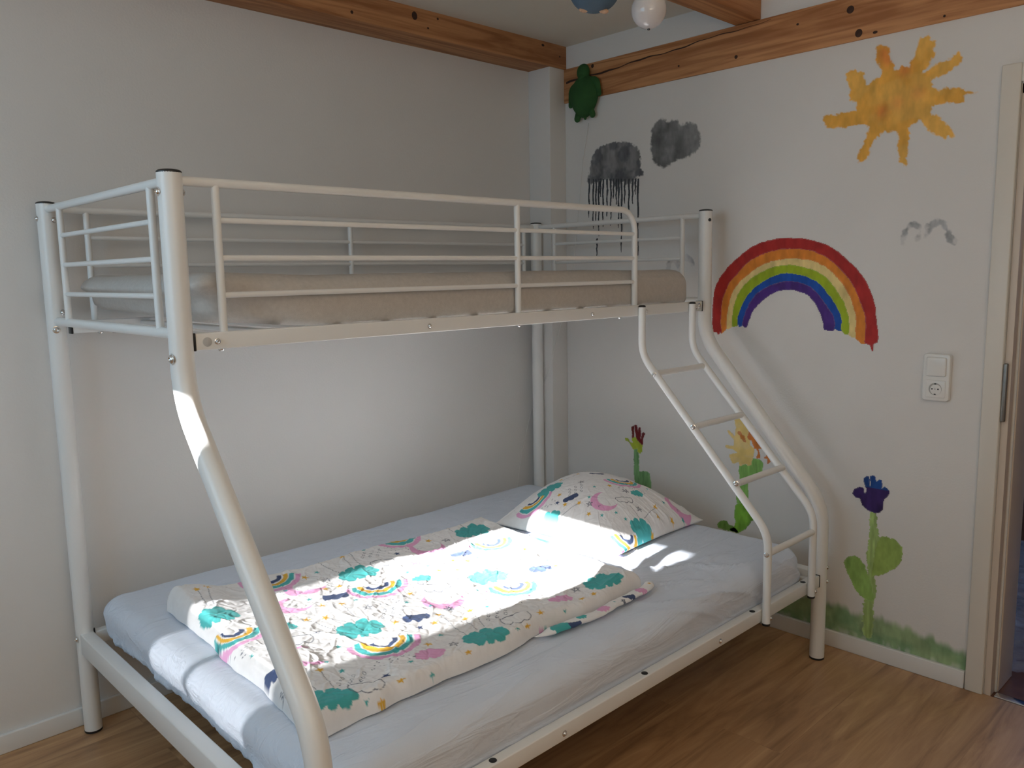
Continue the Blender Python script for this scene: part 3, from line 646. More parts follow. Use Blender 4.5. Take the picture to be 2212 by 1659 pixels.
# red handprint flower
t = art('flower_picture', 'small dark red and green handprint flower painted behind the pillow', (-.45, .50))
painted('stem', TULIP_STEM, (.21, .43, .18), t, off=.0008, streak=.25, sdir=(1, 0), kt=.5)
painted('palm', TULIP_PALM, (.42, .52, .05), t, off=.0010, streak=.2, kt=.5)
painted('petal', TULIP_RED, (.17, .012, .016), t, off=.0012, streak=.15, kt=.5)
painted('petal', TULIP_RED2, (.17, .02, .016), t, off=.0012, streak=.15, kt=.5)
t = art('flower_picture', 'yellow and orange handprint flower painted behind the ladder', (-.90, .45))
painted('stem', FLOWER_STEM, (.26, .52, .13), t, off=.0008, streak=.22, sdir=(1, 0), kt=.5)
painted('leaf', FLOWER_LEAF, (.23, .50, .06), t, off=.0009, streak=.25, kt=.5)
painted('leaf', FLOWER_LEAF2, (.21, .42, .09), t, off=.0009, streak=.25, kt=.5)
painted('yellow_petals', FLOWER_YELLOW, (.84, .62, .22), t, off=.0010, streak=.08, rag=.002, patch=.12, kt=.5)
painted('orange_petals', FLOWER_ORANGE, (.68, .21, .04), t, off=.0012, streak=.12, rag=.002, patch=.05, kt=.5)
painted('orange_petals', FLOWER_ORANGE2, (.62, .22, .04), t, off=.0012, streak=.12, patch=.3, kt=.5)
t = art('flower_picture', 'blue handprint flower with green stem and two leaves right of the bed', (-1.60, .16))
painted('stem', BLUE_STEM, (.38, .54, .19), t, off=.0010, rag=.004, soft=.0012, streak=.22, sdir=(1, 0), kt=.5)
painted('leaf', BLUE_LEAF, (.36, .52, .13), t, off=.0012, rag=.003, soft=.0012, streak=.22, kt=.5)
painted('leaf', BLUE_LEAF2, (.30, .49, .13), t, off=.0012, rag=.003, soft=.0012, streak=.22, kt=.5)
zm = np.mean([p[1] for p in BLUE_BLOOM])
painted('bloom', BLUE_BLOOM, (.02, .04, .22), t, off=.0014, rag=.0012, soft=.001, streak=.3, kt=.5,
        colfn=lambda Y, Z, b: np.where((smooth01((Z-zm+.0)/.02)[..., None]) > .5, np.array((.010, .060, .26)), np.array((.040, .018, .12))))
# grass
gp = list(GRASS_TOP)
gp = [(-.70, .150)]+gp+[(-1.881, .058), (-.70, .058)]
def grasscol(Y, Z, b):
    g = smooth01(fbm(Y*9, Z*14, 3, 4)+.4)[..., None]
    return b*(1-.6*g)+np.array((.38, .52, .25))*.6*g
def grass():
    ys = np.arange(-1.881, -.70, .0035); zs = np.arange(.0625, .215, .0035)
    Y, Z = np.meshgrid(ys, zs, indexing='ij')
    xs = np.array([p[0] for p in GRASS_TOP][::-1]); zt = np.array([p[1] for p in GRASS_TOP][::-1])
    top = np.interp(Y, xs, zt)+.012*fbm(Y*40, Z*6, 7, 3)
    al = smooth01((top-Z)/.035+.15)*.93
    al *= 1-.35*smooth01((fbm(Y*60, Z*25, 12, 3))*1.6)*smooth01((.075-Z)/.02+.6)
    col = grasscol(Y, Z, np.array((.19, .36, .17))[None, None]*np.ones(Y.shape+(1,)))
    col = np.clip(col*(1+.18*fbm(Y*60, Z*20, 4, 3)[..., None]), 0, 1)
    rgb = col*al[..., None]+WC*(1-al[..., None])
    keep = al > .06; ck = keep[:-1, :-1] | keep[1:, 1:]
    idx = np.arange(Y.size).reshape(Y.shape)
    f = np.stack([idx[:-1, :-1], idx[:-1, 1:], idx[1:, 1:], idx[1:, :-1]], -1)[ck]
    used = np.unique(f); mp = np.full(Y.size, -1); mp[used] = np.arange(len(used))
    V = np.stack([np.full(Y.shape, XW-.0005), Y, Z], -1).reshape(-1, 3)[used]
    o = obj('grass_picture', V, mp[f], M['paint'], None, False)
    set_paint(o, rgb.reshape(-1, 3)[used])
    tag(o, 'strip of green grass painted along the wall just above the skirting board', 'wall painting')
grass()

# ------------------------------------------------------------------ turtle, globes, cable
tu = thing('turtle_figure', 'dark green turtle hung on the timber beam in the corner', 'turtle', (.085, -.205, 2.10))
fl = lambda p: Vector((p.x if p.x < 0 else p.x*.35, p.y, p.z))
def egg(p):
    k = 1-.16*(-p.z) if p.z < 0 else 1.0-.02*p.z
    return Vector((p.x if p.x < 0 else p.x*.25, p.y*k, p.z))
XT = XW-.012
MB().ball((XT-.009, -.207, 2.208), (.046, .079, .093), fn=egg, nu=40, nv=28).build('shell', M['turtle'], tu, True)
MB().ball((XT-.013, -.204, 2.312), (.027, .034, .037), fn=fl).tube([(XT-.014, -.205, 2.268), (XT-.014, -.204, 2.30)], .025, 20).build('head', M['turtle'], tu, True)
def limb(name, pts, r0, r1, sx=.55):
    P = fillet(pts, .03, 8)
    m = MB().tube(P, lambda t: r0+(r1-r0)*t, 18).ball(P[0], (r0, r0, r0)).ball(P[-1], (r1, r1, r1))
    m.v = [(pts[0][0]+(v[0]-pts[0][0])*sx, v[1], v[2]) for v in m.v]
    return m.build(name, M['turtle'], tu, True)
limb('front_flipper', [(XT-.014, -.245, 2.268), (XT-.014, -.283, 2.262), (XT-.014, -.293, 2.208)], .021, .013)
limb('front_flipper', [(XT-.014, -.165, 2.262), (XT-.014, -.128, 2.245), (XT-.014, -.126, 2.180)], .018, .012)
limb('hind_flipper', [(XT-.014, -.180, 2.150), (XT-.014, -.166, 2.117)], .019, .017)
limb('hind_flipper', [(XT-.014, -.240, 2.155), (XT-.014, -.256, 2.123)], .018, .015)
limb('tail', [(XT-.014, -.212, 2.130), (XT-.014, -.213, 2.112)], .010, .007)
# its supply cable, running down the corner behind the bed
cp = [(XW-.005, -.2135, 2.094), (XW-.006, -.205, 2.05), (XW-.006, -.178, 1.93), (XW-.006, -.150, 1.70), (XW-.006, -.115, 1.45), (XW-.007, -.084, 1.27), (.085, -.0745, 1.18), (.040, -.0745, 1.08), (.0275, -.0745, 1.03), (.0275, -.045, .95), (.0275, .040, .82), (.012, .0600, .76), (-.030, .0615, .64), (-.075, .0618, .48), (-.11, .0618, .30), (-.13, .0618, .075)]
cpl = fillet(cp, .03, 4)
m = MB().tube([tuple(p) for p in cpl], .0013, 8)
o = m.build('power_cable', M['cable'], None, True)
tag(o, 'thin white cable running down the wall corner behind the bunk bed', 'cable')

gb = thing('globe_pendant', 'small glossy white globe with black tip hanging below the ceiling', 'globe', (-1.065, -1.434, ZC))
def globe(p): return Vector((p.x, p.y, p.z*(1.0 if p.z > 0 else 1.06)))
gc = Vector((-1.065, -1.434, 2.062))
MB().ball(gc, (.0425, .0425, .0425), fn=globe, nu=48, nv=32).build('ball', M['globe'], gb, True)
MB().lathe(gc-Vector((0, 0, .0445)), (0, 0, -1), [(.0028, 0), (.0036, .001), (.0034, .003), (.0026, .0036)], 14).build('tip', M['black'], gb)
MB().tube([gc+Vector((0, 0, .042)), (gc.x, gc.y, ZC)], .0012, 8).build('cord', M['cable'], gb)
bb = thing('blue_pendant', 'blue rounded pendant with two peach tips at the top edge of view', 'pendant', (-1.158, -1.34, ZC))
bc = Vector((-1.158, -1.34, 2.120))
def bl(p): return Vector((p.x, p.y, p.z if p.z > 0 else p.z*(1-.10*p.z*p.z)))
MB().ball(bc, (.0640, .0640, .068), fn=bl, nu=44, nv=28).build('body', M['blue'], bb, True)
for dy, dx in ((.021, -.030), (-.019, -.004)):
    d = Vector((dx, dy, 0)); 
    base = bc+Vector((.030*(1 if dy < 0 else -1)*.55, -.033*(1 if dy < 0 else -1)*.55, -.060 if dy < 0 else -.0555))
    mm = MB().ball(base, (.0095, .0095, .0055)).ball(base+Vector((-.006, .005, .001)), (.006, .006, .005))
    mm.build('foot', M['peach'], bb, True)
MB().tube([bc+Vector((0, 0, .067)), (bc.x, bc.y, ZC)], .0012, 8).build('cord', M['cable'], bb)
# ------------------------------------------------------------------ bunk bed
L = 2.06; XL = -L; YF = -.918; YG = -1.420; H = 1.653; RP = .026
bed = thing('bunk_bed', 'white tubular metal bunk bed with a wide lower bunk and slanted ladder', 'bunk bed', (-1.03, -.7, 0))
BOLT = {}
def bolt(p, n, parent, r=.0075, name='bolt'):
    key = (tuple(round(k, 2) for k in n), r)
    if key not in BOLT:
        m = MB().lathe((0, 0, 0), n, [(r*1.15, 0), (r*1.15, .0012), (r*.85, .0018), (r*.80, .0035), (r*.55, .0058), (r*.42, .0062), (r*.36, .0045)], 18)
        o = m.build(name, M['steel'], parent)
        BOLT[key] = o
        # local offset of the mesh centre
        o['_off'] = list(WORLD[o.name]); off = WORLD[o.name].copy()
        BOLT[key] = (o, off); del o['_off']
        w = Vector(p)+off
        o.parent = parent; o.location = w-WORLD[parent.name]; WORLD[o.name] = w
        return o
    src, off = BOLT[key]
    o = src.copy(); COL.objects.link(o)
    w = Vector(p)+off
    o.parent = parent; o.location = w-WORLD[parent.name]; WORLD[o.name] = w
    return o
def cap(p, parent, r=RP, name='post_cap'):
    MB().lathe(p, (0, 0, 1), [(r*1.0, -.001), (r*1.01, .0005), (r*1.0, .0022), (r*.86, .0052), (r*.5, .0068), (r*.05, .0072)], 28).build(name, M['black'], parent)
def footcap(p, parent, r=RP, name='foot_cap'):
    MB().lathe(p, (0, 0, 1), [(r*.98, 0), (r*1.015, .001), (r*1.015, .007), (r*.98, .008)], 28).build(name, M['black'], parent)
def post_straight(x, y):
    o = MB().tube([(x, y, .004), (x, y, .5), (x, y, 1.0), (x, y, H)], RP, 32).build('post', M['metal'], bed)
    cap((x, y, H), o); footcap((x, y, 0), o); return o
def post_bent(x, dz=0.0):
    P = fillet([(x, YG, .004), (x, YG, .582+dz), (x, YF, 1.172+dz), (x, YF, H)], .22, 16)
    o = MB().tube(P, RP, 32).build('post', M['metal'], bed)
    cap((x, YF, H), o); footcap((x, YG, 0), o); return o
pBL = post_straight(XL, 0); pBR = post_straight(0, 0)
pFL = post_bent(XL, -.012); pFR = post_bent(0)

def guard(name, label=None):
    m = MB(); o = None
    return m
RT, RU, RB_ = .0105, .0092, .0066
ZT = 1.637; ZB = (1.556, 1.473, 1.390); ZL = 1.308
# foot end guard and head end guard
for x, ys in ((XL, (-.128, -.806)), (0, (-.116, -.812))):
    g = MB().tube([(x, -RP+.004, ZT), (x, YF+RP-.004, ZT)], RT, 18).build('end_guard', M['metal'], bed)
    for y in ys: MB().tube([(x, y, ZL+.006), (x, y, ZT-.004)], RU, 16).build('upright', M['metal'], g)
    for z in ZB: MB().tube([(x, ys[0], z), (x, ys[1], z)], RB_, 14).build('crossbar', M['metal'], g)
    MB().tube([(x, -RP+.004, ZL), (x, YF+RP-.004, ZL)], .0125, 18).build('end_bar', M['metal'], g)
# back guard
g = MB().tube([(XL+RP-.004, 0, ZT), (-RP+.004, 0, ZT)], RT, 18).build('back_guard', M['metal'], bed)
for x in (-1.952, -1.017, -.082): MB().tube([(x, 0, 1.300), (x, 0, ZT-.004)], RU, 16).build('upright', M['metal'], g)
for z in ZB: MB().tube([(-1.952, 0, z), (-.082, 0, z)], RB_, 14).build('crossbar', M['metal'], g)
# front guard with rounded end
P = fillet([(XL+RP-.004, YF, ZT), (-.447, YF, ZT), (-.447, YF, 1.300)], .075, 12)
g = MB().tube(P, RT, 18).build('side_guard', M['metal'], bed)
for x in (-1.961, -1.023): MB().tube([(x, YF, 1.300), (x, YF, ZT-.004)], RU, 16).build('upright', M['metal'], g)
for z in ZB: MB().tube([(-1.961, YF, z), (-.447, YF, z)], RB_, 14).build('crossbar', M['metal'], g)
# upper side rails
ru = MB().box(-2.034, -.040, YF-.016, YF+.014, 1.270, 1.308, .003).build('side_rail', M['metal'], bed)
for x0, x1 in ((-2.038, -2.0335), (-.0405, -.036)): MB().box(x0, x1, YF-.0165, YF+.0145, 1.269, 1.309, .001).build('end_cap', M['black'], ru)
rb_ = MB().box(-2.020, -.040, -.014, .016, 1.270, 1.308, .003).build('side_rail', M['metal'], bed)
MB().box(-2.0245, -2.0195, -.0145, .0165, 1.269, 1.309, .001).build('end_cap', M['black'], rb_)
MB().lathe((-2.008, YF-.016, 1.288), (0, -1, 0), [(.0105, -.001), (.0105, .0006), (.0100, .0009)], 22).build('sticker', M['greydisc'], ru, label='round grey sticker')
for x in (-1.985, -1.382, -.695): bolt((x, YF-.016, 1.288), (0, -1, 0), ru, .006)
for x in (-1.97, -1.021, -.53): bolt((x, YF, 1.270), (0, 0, -1), ru, .0085)
for x in (-1.94, -1.90): bolt((x, -.006, 1.270), (0, 0, -1), rb_, .0085)
bolt((-.062, YF-.016, 1.290), (0, -1, 0), ru, .010)
for k in range(13):
    x = -1.96+k*.155
    MB().box(x-.016, x+.016, YF+.012, -.012, 1.287, 1.300, .003).build('slat', M['metal'], bed)
# lower rails
ZR0, ZR1 = .284, .327
rf = MB().box(XL+.026, -.030, YG-.015, YG+.015, ZR0, ZR1, .003).build('side_rail', M['metal'], bed)
MB().box(-.0305, -.026, YG-.0155, YG+.0155, ZR0-.001, ZR1+.001, .001).build('end_cap', M['black'], rf)
rk = MB().box(XL+.026, -.030, -.015, .015, ZR0, ZR1, .003).build('side_rail', M['metal'], bed)
MB().box(XL+.021, XL+.0265, -.0155, .0155, ZR0-.001, ZR1+.012, .001).build('end_cap', M['black'], rk)
for x in (-.689, -1.395): bolt((x, YG-.015, .303), (0, -1, 0), rf, .0068)
for x in (-.475, -.128, -1.05, -1.62): MB().lathe((x, YG, ZR1-.001), (0, 0, 1), [(.0095, 0), (.0095, .0018), (.006, .0026)], 18).build('plug', M['black'], rf)
ef = MB().box(XL-.020, XL+.020, YG+.020, -.018, .268, .334, .004).build('end_rail', M['metal'], bed)
eh = MB().box(-.020, .020, YG+.020, -.018, .268, .334, .004).build('end_rail', M['metal'], bed)
for k in range(14):
    x = -1.955+k*.1475
    MB().tube([(x, YG+.014, .303), (x, -.014, .303)], .0095, 14).build('slat', M['metal'], bed)
# bolts of the posts
bolt((XL-RP+.001, YF, 1.612), (-1, 0, 0), pFL, .0085)
bolt((XL+RP-.001, YF, 1.612), (1, 0, 0), pFL, .0085)
bolt((XL-RP+.002, YF-.004, 1.255), (-1, 0, 0), pFL, .0115)
bolt((XL-RP+.001, 0, 1.609), (-1, 0, 0), pBL, .0075); bolt((XL+.012, -RP+.003, 1.605), (.45, -.9, 0), pBL, .0075)
bolt((XL+.014, -RP+.004, 1.335), (.45, -.9, 0), pBL, .0075); bolt((XL-.008, -RP+.002, 1.285), (-.3, -1, 0), pBL, .0095)
bolt((XL-RP+.001, -.004, .315), (-1, 0, 0), pBL, .009); bolt((XL+.002, -RP+.001, .258), (0, -1, 0), pBL, .009)
bolt((0+.010, YG-RP+.003, .350), (.35, -1, 0), pFR, .0085); bolt((.010, YG-RP+.003, .298), (.35, -1, 0), pFR, .0085)
MB().lathe((-.010, YF-RP+.001, 1.618), (-.35, -1, 0), [(.0062, -.002), (.0062, .0008), (.004, .001)], 16).build('hole', M['black'], pFR)
# ladder
RS = .0128; YO = -.0295
STX = (-.441, -.128)
YS0, YS1 = YF+YO, YG+YO-.002
for sx in STX:
    P = fillet([(sx, YS1, .283), (sx, YS1, .585), (sx, YS0, 1.133), (sx, YS0, 1.302)], .13, 14)
    s = MB().tube(P, RS, 22).build('ladder_stile', M['metal'], bed)
    cap((sx, YS0, 1.302), s, RS, 'stile_cap'); footcap((sx, YS1, .279), s, RS, 'stile_cap')
    bolt((sx+.009, YS0-.011, 1.286), (.55, -.85, 0), s, .0072)
    bolt((sx+.009, YS1-.010, .302), (.55, -.85, 0), s, .0072)
    if sx == STX[0]:
        for (y, z) in ((-1.008, 1.067), (-1.170, .901), (-1.337, .734), (YS1, .520)):
            bolt((sx-RS+.0015, y-.002, z), (-.85, -.45, .1), s, .0075)
for (y, z) in ((-1.003, 1.068), (-1.168, .900), (-1.334, .730), (YS1, .520)):
    MB().tube([(STX[0]+.006, y, z), (STX[1]-.006, y, z)], .0112, 18).build('ladder_rung', M['metal'], bed)

# ------------------------------------------------------------------ mattresses
def rounded_box(x0, x1, y0, y1, z0, z1, r, rz, step, rb=.02):
    """closed rounded box as grid patches; r = corner radius in plan, rz = edge radius"""
    nx = int((x1-x0)/step); ny = int((y1-y0)/step); nz = max(8, int((z1-z0)/step*1.2))
    V = []; F = []; k = 0
    def patch(A, B, fixed, val, flip):
        nonlocal k
        a, b = np.meshgrid(A, B, indexing='ij')
        p = np.zeros(a.shape+(3,))
        oth = [i for i in range(3) if i != fixed]
        p[..., oth[0]] = a; p[..., oth[1]] = b; p[..., fixed] = val
        idx = np.arange(a.size).reshape(a.shape)+k
        q = np.stack([idx[:-1, :-1], idx[1:, :-1], idx[1:, 1:], idx[:-1, 1:]], -1).reshape(-1, 4)
        if flip: q = q[:, ::-1]
        V.append(p.reshape(-1, 3)); F.append(q); k += a.size
    X = np.linspace(x0, x1, nx); Y = np.linspace(y0, y1, ny); Z = np.linspace(z0, z1, nz)
    patch(X, Y, 2, z1, False); patch(X, Y, 2, z0, True)
    patch(X, Z, 1, y0, False); patch(X, Z, 1, y1, True)
    patch(Y, Z, 0, x1, False); patch(Y, Z, 0, x0, True)
    V = np.concatenate(V); F = np.concatenate(F)
    key = np.round(V*1e5).astype(np.int64)
    u, inv = np.unique(key, axis=0, return_inverse=True)
    inv = inv.reshape(-1)
    first = np.zeros(len(u), int); first[inv] = np.arange(len(V))
    V = V[first]; F = inv[F]
    # round the edges: first in plan, then in section
    lo = np.array([x0+r, y0+r]); hi = np.array([x1-r, y1-r])
    c = np.clip(V[:, :2], lo, hi); d = V[:, :2]-c
    # signed inset from the outer wall (box metric -> round metric)
    m = np.max(np.abs(d), axis=1); l = np.linalg.norm(d, axis=1)
    sc = np.where(l > 1e-9, m/np.maximum(l, 1e-9), 1)
    pl = c+d*sc[:, None]
    V2 = V.copy(); V2[:, :2] = pl
    # section rounding
    inset = np.minimum(np.minimum(V[:, 0]-x0, x1-V[:, 0]), np.minimum(V[:, 1]-y0, y1-V[:, 1]))
    zin = np.minimum(V[:, 2]-z0, z1-V[:, 2])
    dn = np.where(l[:, None] > 1e-9, d/np.maximum(l, 1e-9)[:, None], 0)
    rz = np.where(V[:, 2]-z0 < z1-V[:, 2], np.minimum(rb, rz), rz)
    a = np.clip(rz-inset, 0, rz); b = np.clip(rz-zin, 0, rz)
    mm = np.maximum(a, b); ll = np.hypot(a, b)
    s = np.where(ll > 1e-9, mm/np.maximum(ll, 1e-9), 1)
    da = a*(s-1); db = b*(s-1)
    # inward direction in plan
    xn = np.where(V[:, 0]-x0 < x1-V[:, 0], -1.0, 1.0); yn = np.where(V[:, 1]-y0 < y1-V[:, 1], -1.0, 1.0)
    dirn = np.where(l[:, None] > 1e-9, dn, 0)
    # points outside the inner plan rectangle use the radial direction
    V2[:, :2] += dirn*da[:, None]
    zs = np.where(V[:, 2]-z0 < z1-V[:, 2], -1.0, 1.0)
    V2[:, 2] += zs*db
    nrm = np.zeros_like(V)
    nrm[:, :2] = dirn*(a/np.maximum(ll, 1e-9))[:, None]; nrm[:, 2] = zs*(b/np.maximum(ll, 1e-9))
    return V2, F, nrm, inset, zin

def mattress(name, label, mat, x0, x1, y0, y1, z0, z1, r, rz, step, disp, post=None, rb=.02):
    V, F, n, inset, zin = rounded_box(x0, x1, y0, y1, z0, z1, r, rz, step, rb)
    V = V+n*(disp(V)*np.where(zin < 1e-6, np.where(V[:, 2] < (z0+z1)/2, 0, 1), 1))[:, None]
    if post is not None: V = post(V)
    o = obj(name, V, F, mat)
    bm = bmesh.new(); bm.from_mesh(o.data); bmesh.ops.recalc_face_normals(bm, faces=bm.faces); bm.to_mesh(o.data); bm.free()
    tag(o, label, 'mattress')
    return o

def disp_low(V):
    x, y, z = V.T
    d = .0030*noise2(x*6+y*1.5, y*5, 1)
    # pulled diagonal creases on the front face and the head end
    u = x*.80+(z+y)*1.5; v = -x*1.2+(y-z)*.8
    w = smooth01((-.72-y)/.35)
    fade = smooth01(noise2(x*2.2, y*3+z*3, 9)*1.4+.35)
    d += w*fade*(.0110*np.maximum(0, ridge(u*11+.4*noise2(x*4, y*4, 3), v*1.8, 4)-.62)/.38-.0006)
    u2 = x*1.0-y*1.2
    w2 = smooth01((x+.75)/.3)*smooth01((.4365-.0)/.1)
    d += w2*smooth01(noise2(x*3, y*3, 21)*1.3+.2)*.0070*np.maximum(0, ridge(u2*9+noise2(x*5, y*5, 5)*.8, (x+y)*2.2, 6)-.74)/.26
    d += .0011*fbm(x*16, y*16+z*12, 15, 3)
    # gathered hem along the foot end
    hem = smooth01((.375-z)/.05)*smooth01((-1.86-x)/.08+.3)
    d += hem*(.007*np.maximum(0, ridge(y*19+noise2(y*7, z*9, 2)*.7, z*10, 7)-.3)+.004*noise2(y*45, z*30, 3))
    return d
def post_low(V):
    V = V.copy(); x, y, z = V.T
    # the foot end sags a little and its lower edge is pulled inwards
    k = smooth01((-1.80-x)/.25); low = smooth01((.43-z)/.11)
    V[:, 0] += k*low*(.014+.010*noise2(y*4, 0*y, 5))
    V[:, 2] += k*low*(.012+.012*noise2(y*6, y*0, 6))
    V[:, 2] -= .006*np.exp(-((x+1.0)/.9)**2)*smooth01((z-.40)/.03)
    under = smooth01((y+1.33)/.03)*smooth01((-.70-x)/.03)+smooth01((y+1.04)/.03)*smooth01((x+.76)/.03)
    V[:, 2] = np.minimum(V[:, 2], np.where(under > .01, .4488, .4488+.02))
    V[:, 2] = np.maximum(V[:, 2], .3135)
    V[:, 1] = np.where(V[:, 2] < .342, np.maximum(V[:, 1], -1.4035), V[:, 1])
    V[:, 1] = np.minimum(V[:, 1], -.0175); V[:, 0] = np.clip(V[:, 0], -2.0365, -.03)
    return V
mattress('mattress', 'thick lower bunk mattress in a pale lavender grey fitted sheet', M['sheet'], -2.032, -.085, -1.409, -.020, .3135, .448, .085, .060, .010, disp_low, post_low)

def disp_up(V):
    x, y, z = V.T
    d = .0022*noise2(x*7, y*7+z*5, 2)+.0008*fbm(x*24, y*24+z*20, 8, 3)
    hem = smooth01((1.35-z)/.03)*smooth01((-1.72-x)/.1)
    d += hem*(.006*np.maximum(0, ridge(y*16+x*9, z*30+x*12, 4)-.3)+.003*noise2(y*40, x*30+z*40, 3))
    d += smooth01((z-1.33)/.03)*.0035*np.maximum(0, ridge(z*26+x*1.2, x*2.2+y, 6)-.75)/.25*smooth01((x+.7)/.3)
    return d
def post_up(V):
    V = V.copy(); x, y, z = V.T
    k = smooth01((-1.62-x)/.38); low = smooth01((1.43-z)/.11)
    V[:, 2] += k*low*(.010+.018*smooth01((y+.85)/.8))+k*.010
    V[:, 0] += k*low**2*.040; V[:, 2] += smooth01((-1.93-x)/.09)*low**3*.022
    V[:, 1] += low*smooth01((-1.70-x)/.25)*smooth01((-.70-y)/.15)*.045
    V[:, 2] += smooth01((-1.80-x)/.18)*smooth01((-.78-y)/.1)*low*.020
    V[:, 2] = np.maximum(V[:, 2], 1.3015)
    V[:, 1] = np.maximum(V[:, 1], np.where(V[:, 2] < 1.322, -.9025, -.9070))
    V[:, 1] = np.minimum(V[:, 1], -.018); V[:, 0] = np.clip(V[:, 0], -2.046, -.03)
    return V
mattress('mattress', 'upper bunk mattress in a beige grey jersey sheet behind the guard rail', M['jersey'], -2.015, -.062, -.9045, -.030, 1.3015, 1.432, .06, .064, .010, disp_up, post_up, .022)

# ------------------------------------------------------------------ printed bedding
TEAL = np.array((.075, .44, .44)); MUST = np.array((.78, .45, .055)); PINK = np.array((.80, .40, .64)); NAVY = np.array((.055, .085, .185)); WHITE = np.array((.86, .855, .86)); INK = np.array((.10, .12, .17))
class Print:
    def __init__(s, X, Y, up):
        s.X = X.ravel(); s.Y = Y.ravel(); s.c = np.tile(WHITE, (s.X.size, 1)); s.up = np.array(up)/np.hypot(*up)
        s.rt = np.array((s.up[1], -s.up[0]))
        s.rr = random.Random(5); s.ty = 1.0
    def loc(s, p, R, rot=0.0):
        m = np.where((np.abs(s.X-p[0]) < R) & (np.abs(s.Y-p[1]) < R))[0]
        dx = s.X[m]-p[0]; dy = s.Y[m]-p[1]
        r = dx*s.rt[0]+dy*s.rt[1]; t = dx*s.up[0]+dy*s.up[1]
        if rot: r, t = r*math.cos(rot)+t*math.sin(rot), -r*math.sin(rot)+t*math.cos(rot)
        return m, r, t
    def put(s, m, d, col, soft=.0008, op=1.0):
        a = (smooth01((d+soft)/(2*soft))*op)[:, None]
        s.c[m] = s.c[m]*(1-a)+col*a
    def rainbow(s, p, k=1.0):
        m, r, t = s.loc(p, .15*k); t = t/s.ty
        t = t+.012*k; rad = np.hypot(r, t*1.04)+.0022*noise2(r*60, t*60, 3)
        ang = np.arctan2(t, np.abs(r))
        for (a, b, c, cut) in ((.074, .088, PINK, .05), (.056, .070, TEAL, .0), (.0395, .0535, MUST, -.05), (.0225, .034, NAVY, .10)):
            d = np.minimum(rad/k-a, b-rad/k)*k
            d = np.minimum(d, (ang-cut-.12*noise2(r*20, r*0, 4))*rad)
            s.put(m, d, c)
        for _ in range(22):
            q = (s.rr.uniform(-.06, .06)*k, (.098+s.rr.uniform(0, .03)-abs(s.rr.uniform(0, .02)))*k)
            s.put(m, .0017-np.hypot(r-q[0], t-q[1]), INK)
    def cloud(s, p, w, col, bumps=5):
        m, r, t = s.loc(p, w*1.1); t = t/(s.ty*1.08)
        d = (1-np.hypot(r/(w*.39), t/(w*.21)))*w*.2
        for i in range(9):
            a = 2*PI*i/9+.25
            d = np.maximum(d, w*(.115+.018*math.sin(i*2.3))-np.hypot(r-w*.37*math.cos(a), t-w*.20*math.sin(a)))
        s.put(m, d+.0015*noise2(r*90, t*90, 6), col)
    def halfcloud(s, p, w, col=NAVY, outline=False):
        m, r, t = s.loc(p, w*.9); t = t/(s.ty**2*1.05)
        d = np.full(r.shape, -1.)
        for cx, rad in ((-.30, .19), (-.02, .23), (.27, .18)): d = np.maximum(d, w*rad-np.hypot(r-w*cx, (t-.02*w)*.95))
        d = np.minimum(np.maximum(d, np.minimum(w*.40-np.abs(r), w*.10-np.abs(t+w*.04))), t+w*.13)
        if outline: s.put(m, .0011-np.abs(d), INK)
        else: s.put(m, d+.001*noise2(r*80, t*80, 7), col)
    def moon(s, p, w, rot=0):
        m, r, t = s.loc(p, w, rot)
        d = np.minimum(w*.5-np.hypot(r, t), np.hypot(r+w*.20, t-w*.05)-w*.40)
        s.put(m, d, PINK)
        s.put(m, .0010-np.abs(np.hypot(r-w*.32, t-w*.03)-.0055)-np.maximum(0, (t-w*.03))*3, INK)
    def star(s, p, R, col, outline=False):
        rot = s.rr.uniform(0, 1.2)
        m, r, t = s.loc(p, R*1.3, rot)
        pts = []
        for k in range(10):
            rr_ = R if k % 2 == 0 else R*.42
            pts.append((rr_*math.sin(k*PI/5), rr_*math.cos(k*PI/5)))
        if outline:
            v = [(R*math.sin(k*4*PI/5), R*math.cos(k*4*PI/5)) for k in range(5)]
            for k in range(5): s.line(m, r, t, v[k], v[(k+1) % 5], .0010)
        else: s.put(m, sdf(pts, r, t), col)
    def line(s, m, r, t, a, b, hw, col=INK, op=1.0):
        ex, ey = b[0]-a[0], b[1]-a[1]; l2 = ex*ex+ey*ey+1e-12
        k = np.clip(((r-a[0])*ex+(t-a[1])*ey)/l2, 0, 1)
        s.put(m, hw-np.hypot(r-a[0]-k*ex, t-a[1]-k*ey), col, op=op)
    def string(s, a, b):
        p = ((a[0]+b[0])/2, (a[1]+b[1])/2); R = math.dist(a, b)/2+.01
        m = np.where((np.abs(s.X-p[0]) < R) & (np.abs(s.Y-p[1]) < R))[0]
        x = s.X[m]+.0012*noise2(s.X[m]*40, s.Y[m]*40, 3); y = s.Y[m]
        s.line(m, x, y, a, b, .0009, INK, .85)
    def drops(s, p):
        m, r, t = s.loc(p, .06)
        for i in range(3):
            for j in range(3):
                q = (-.026+.026*i+.008*j, -.022+.020*j)
                d = np.abs(np.hypot((r-q[0])*1.7, (t-q[1])+.25*np.abs(r-q[0]))-.0065)
                s.put(m, .0010-d, INK)
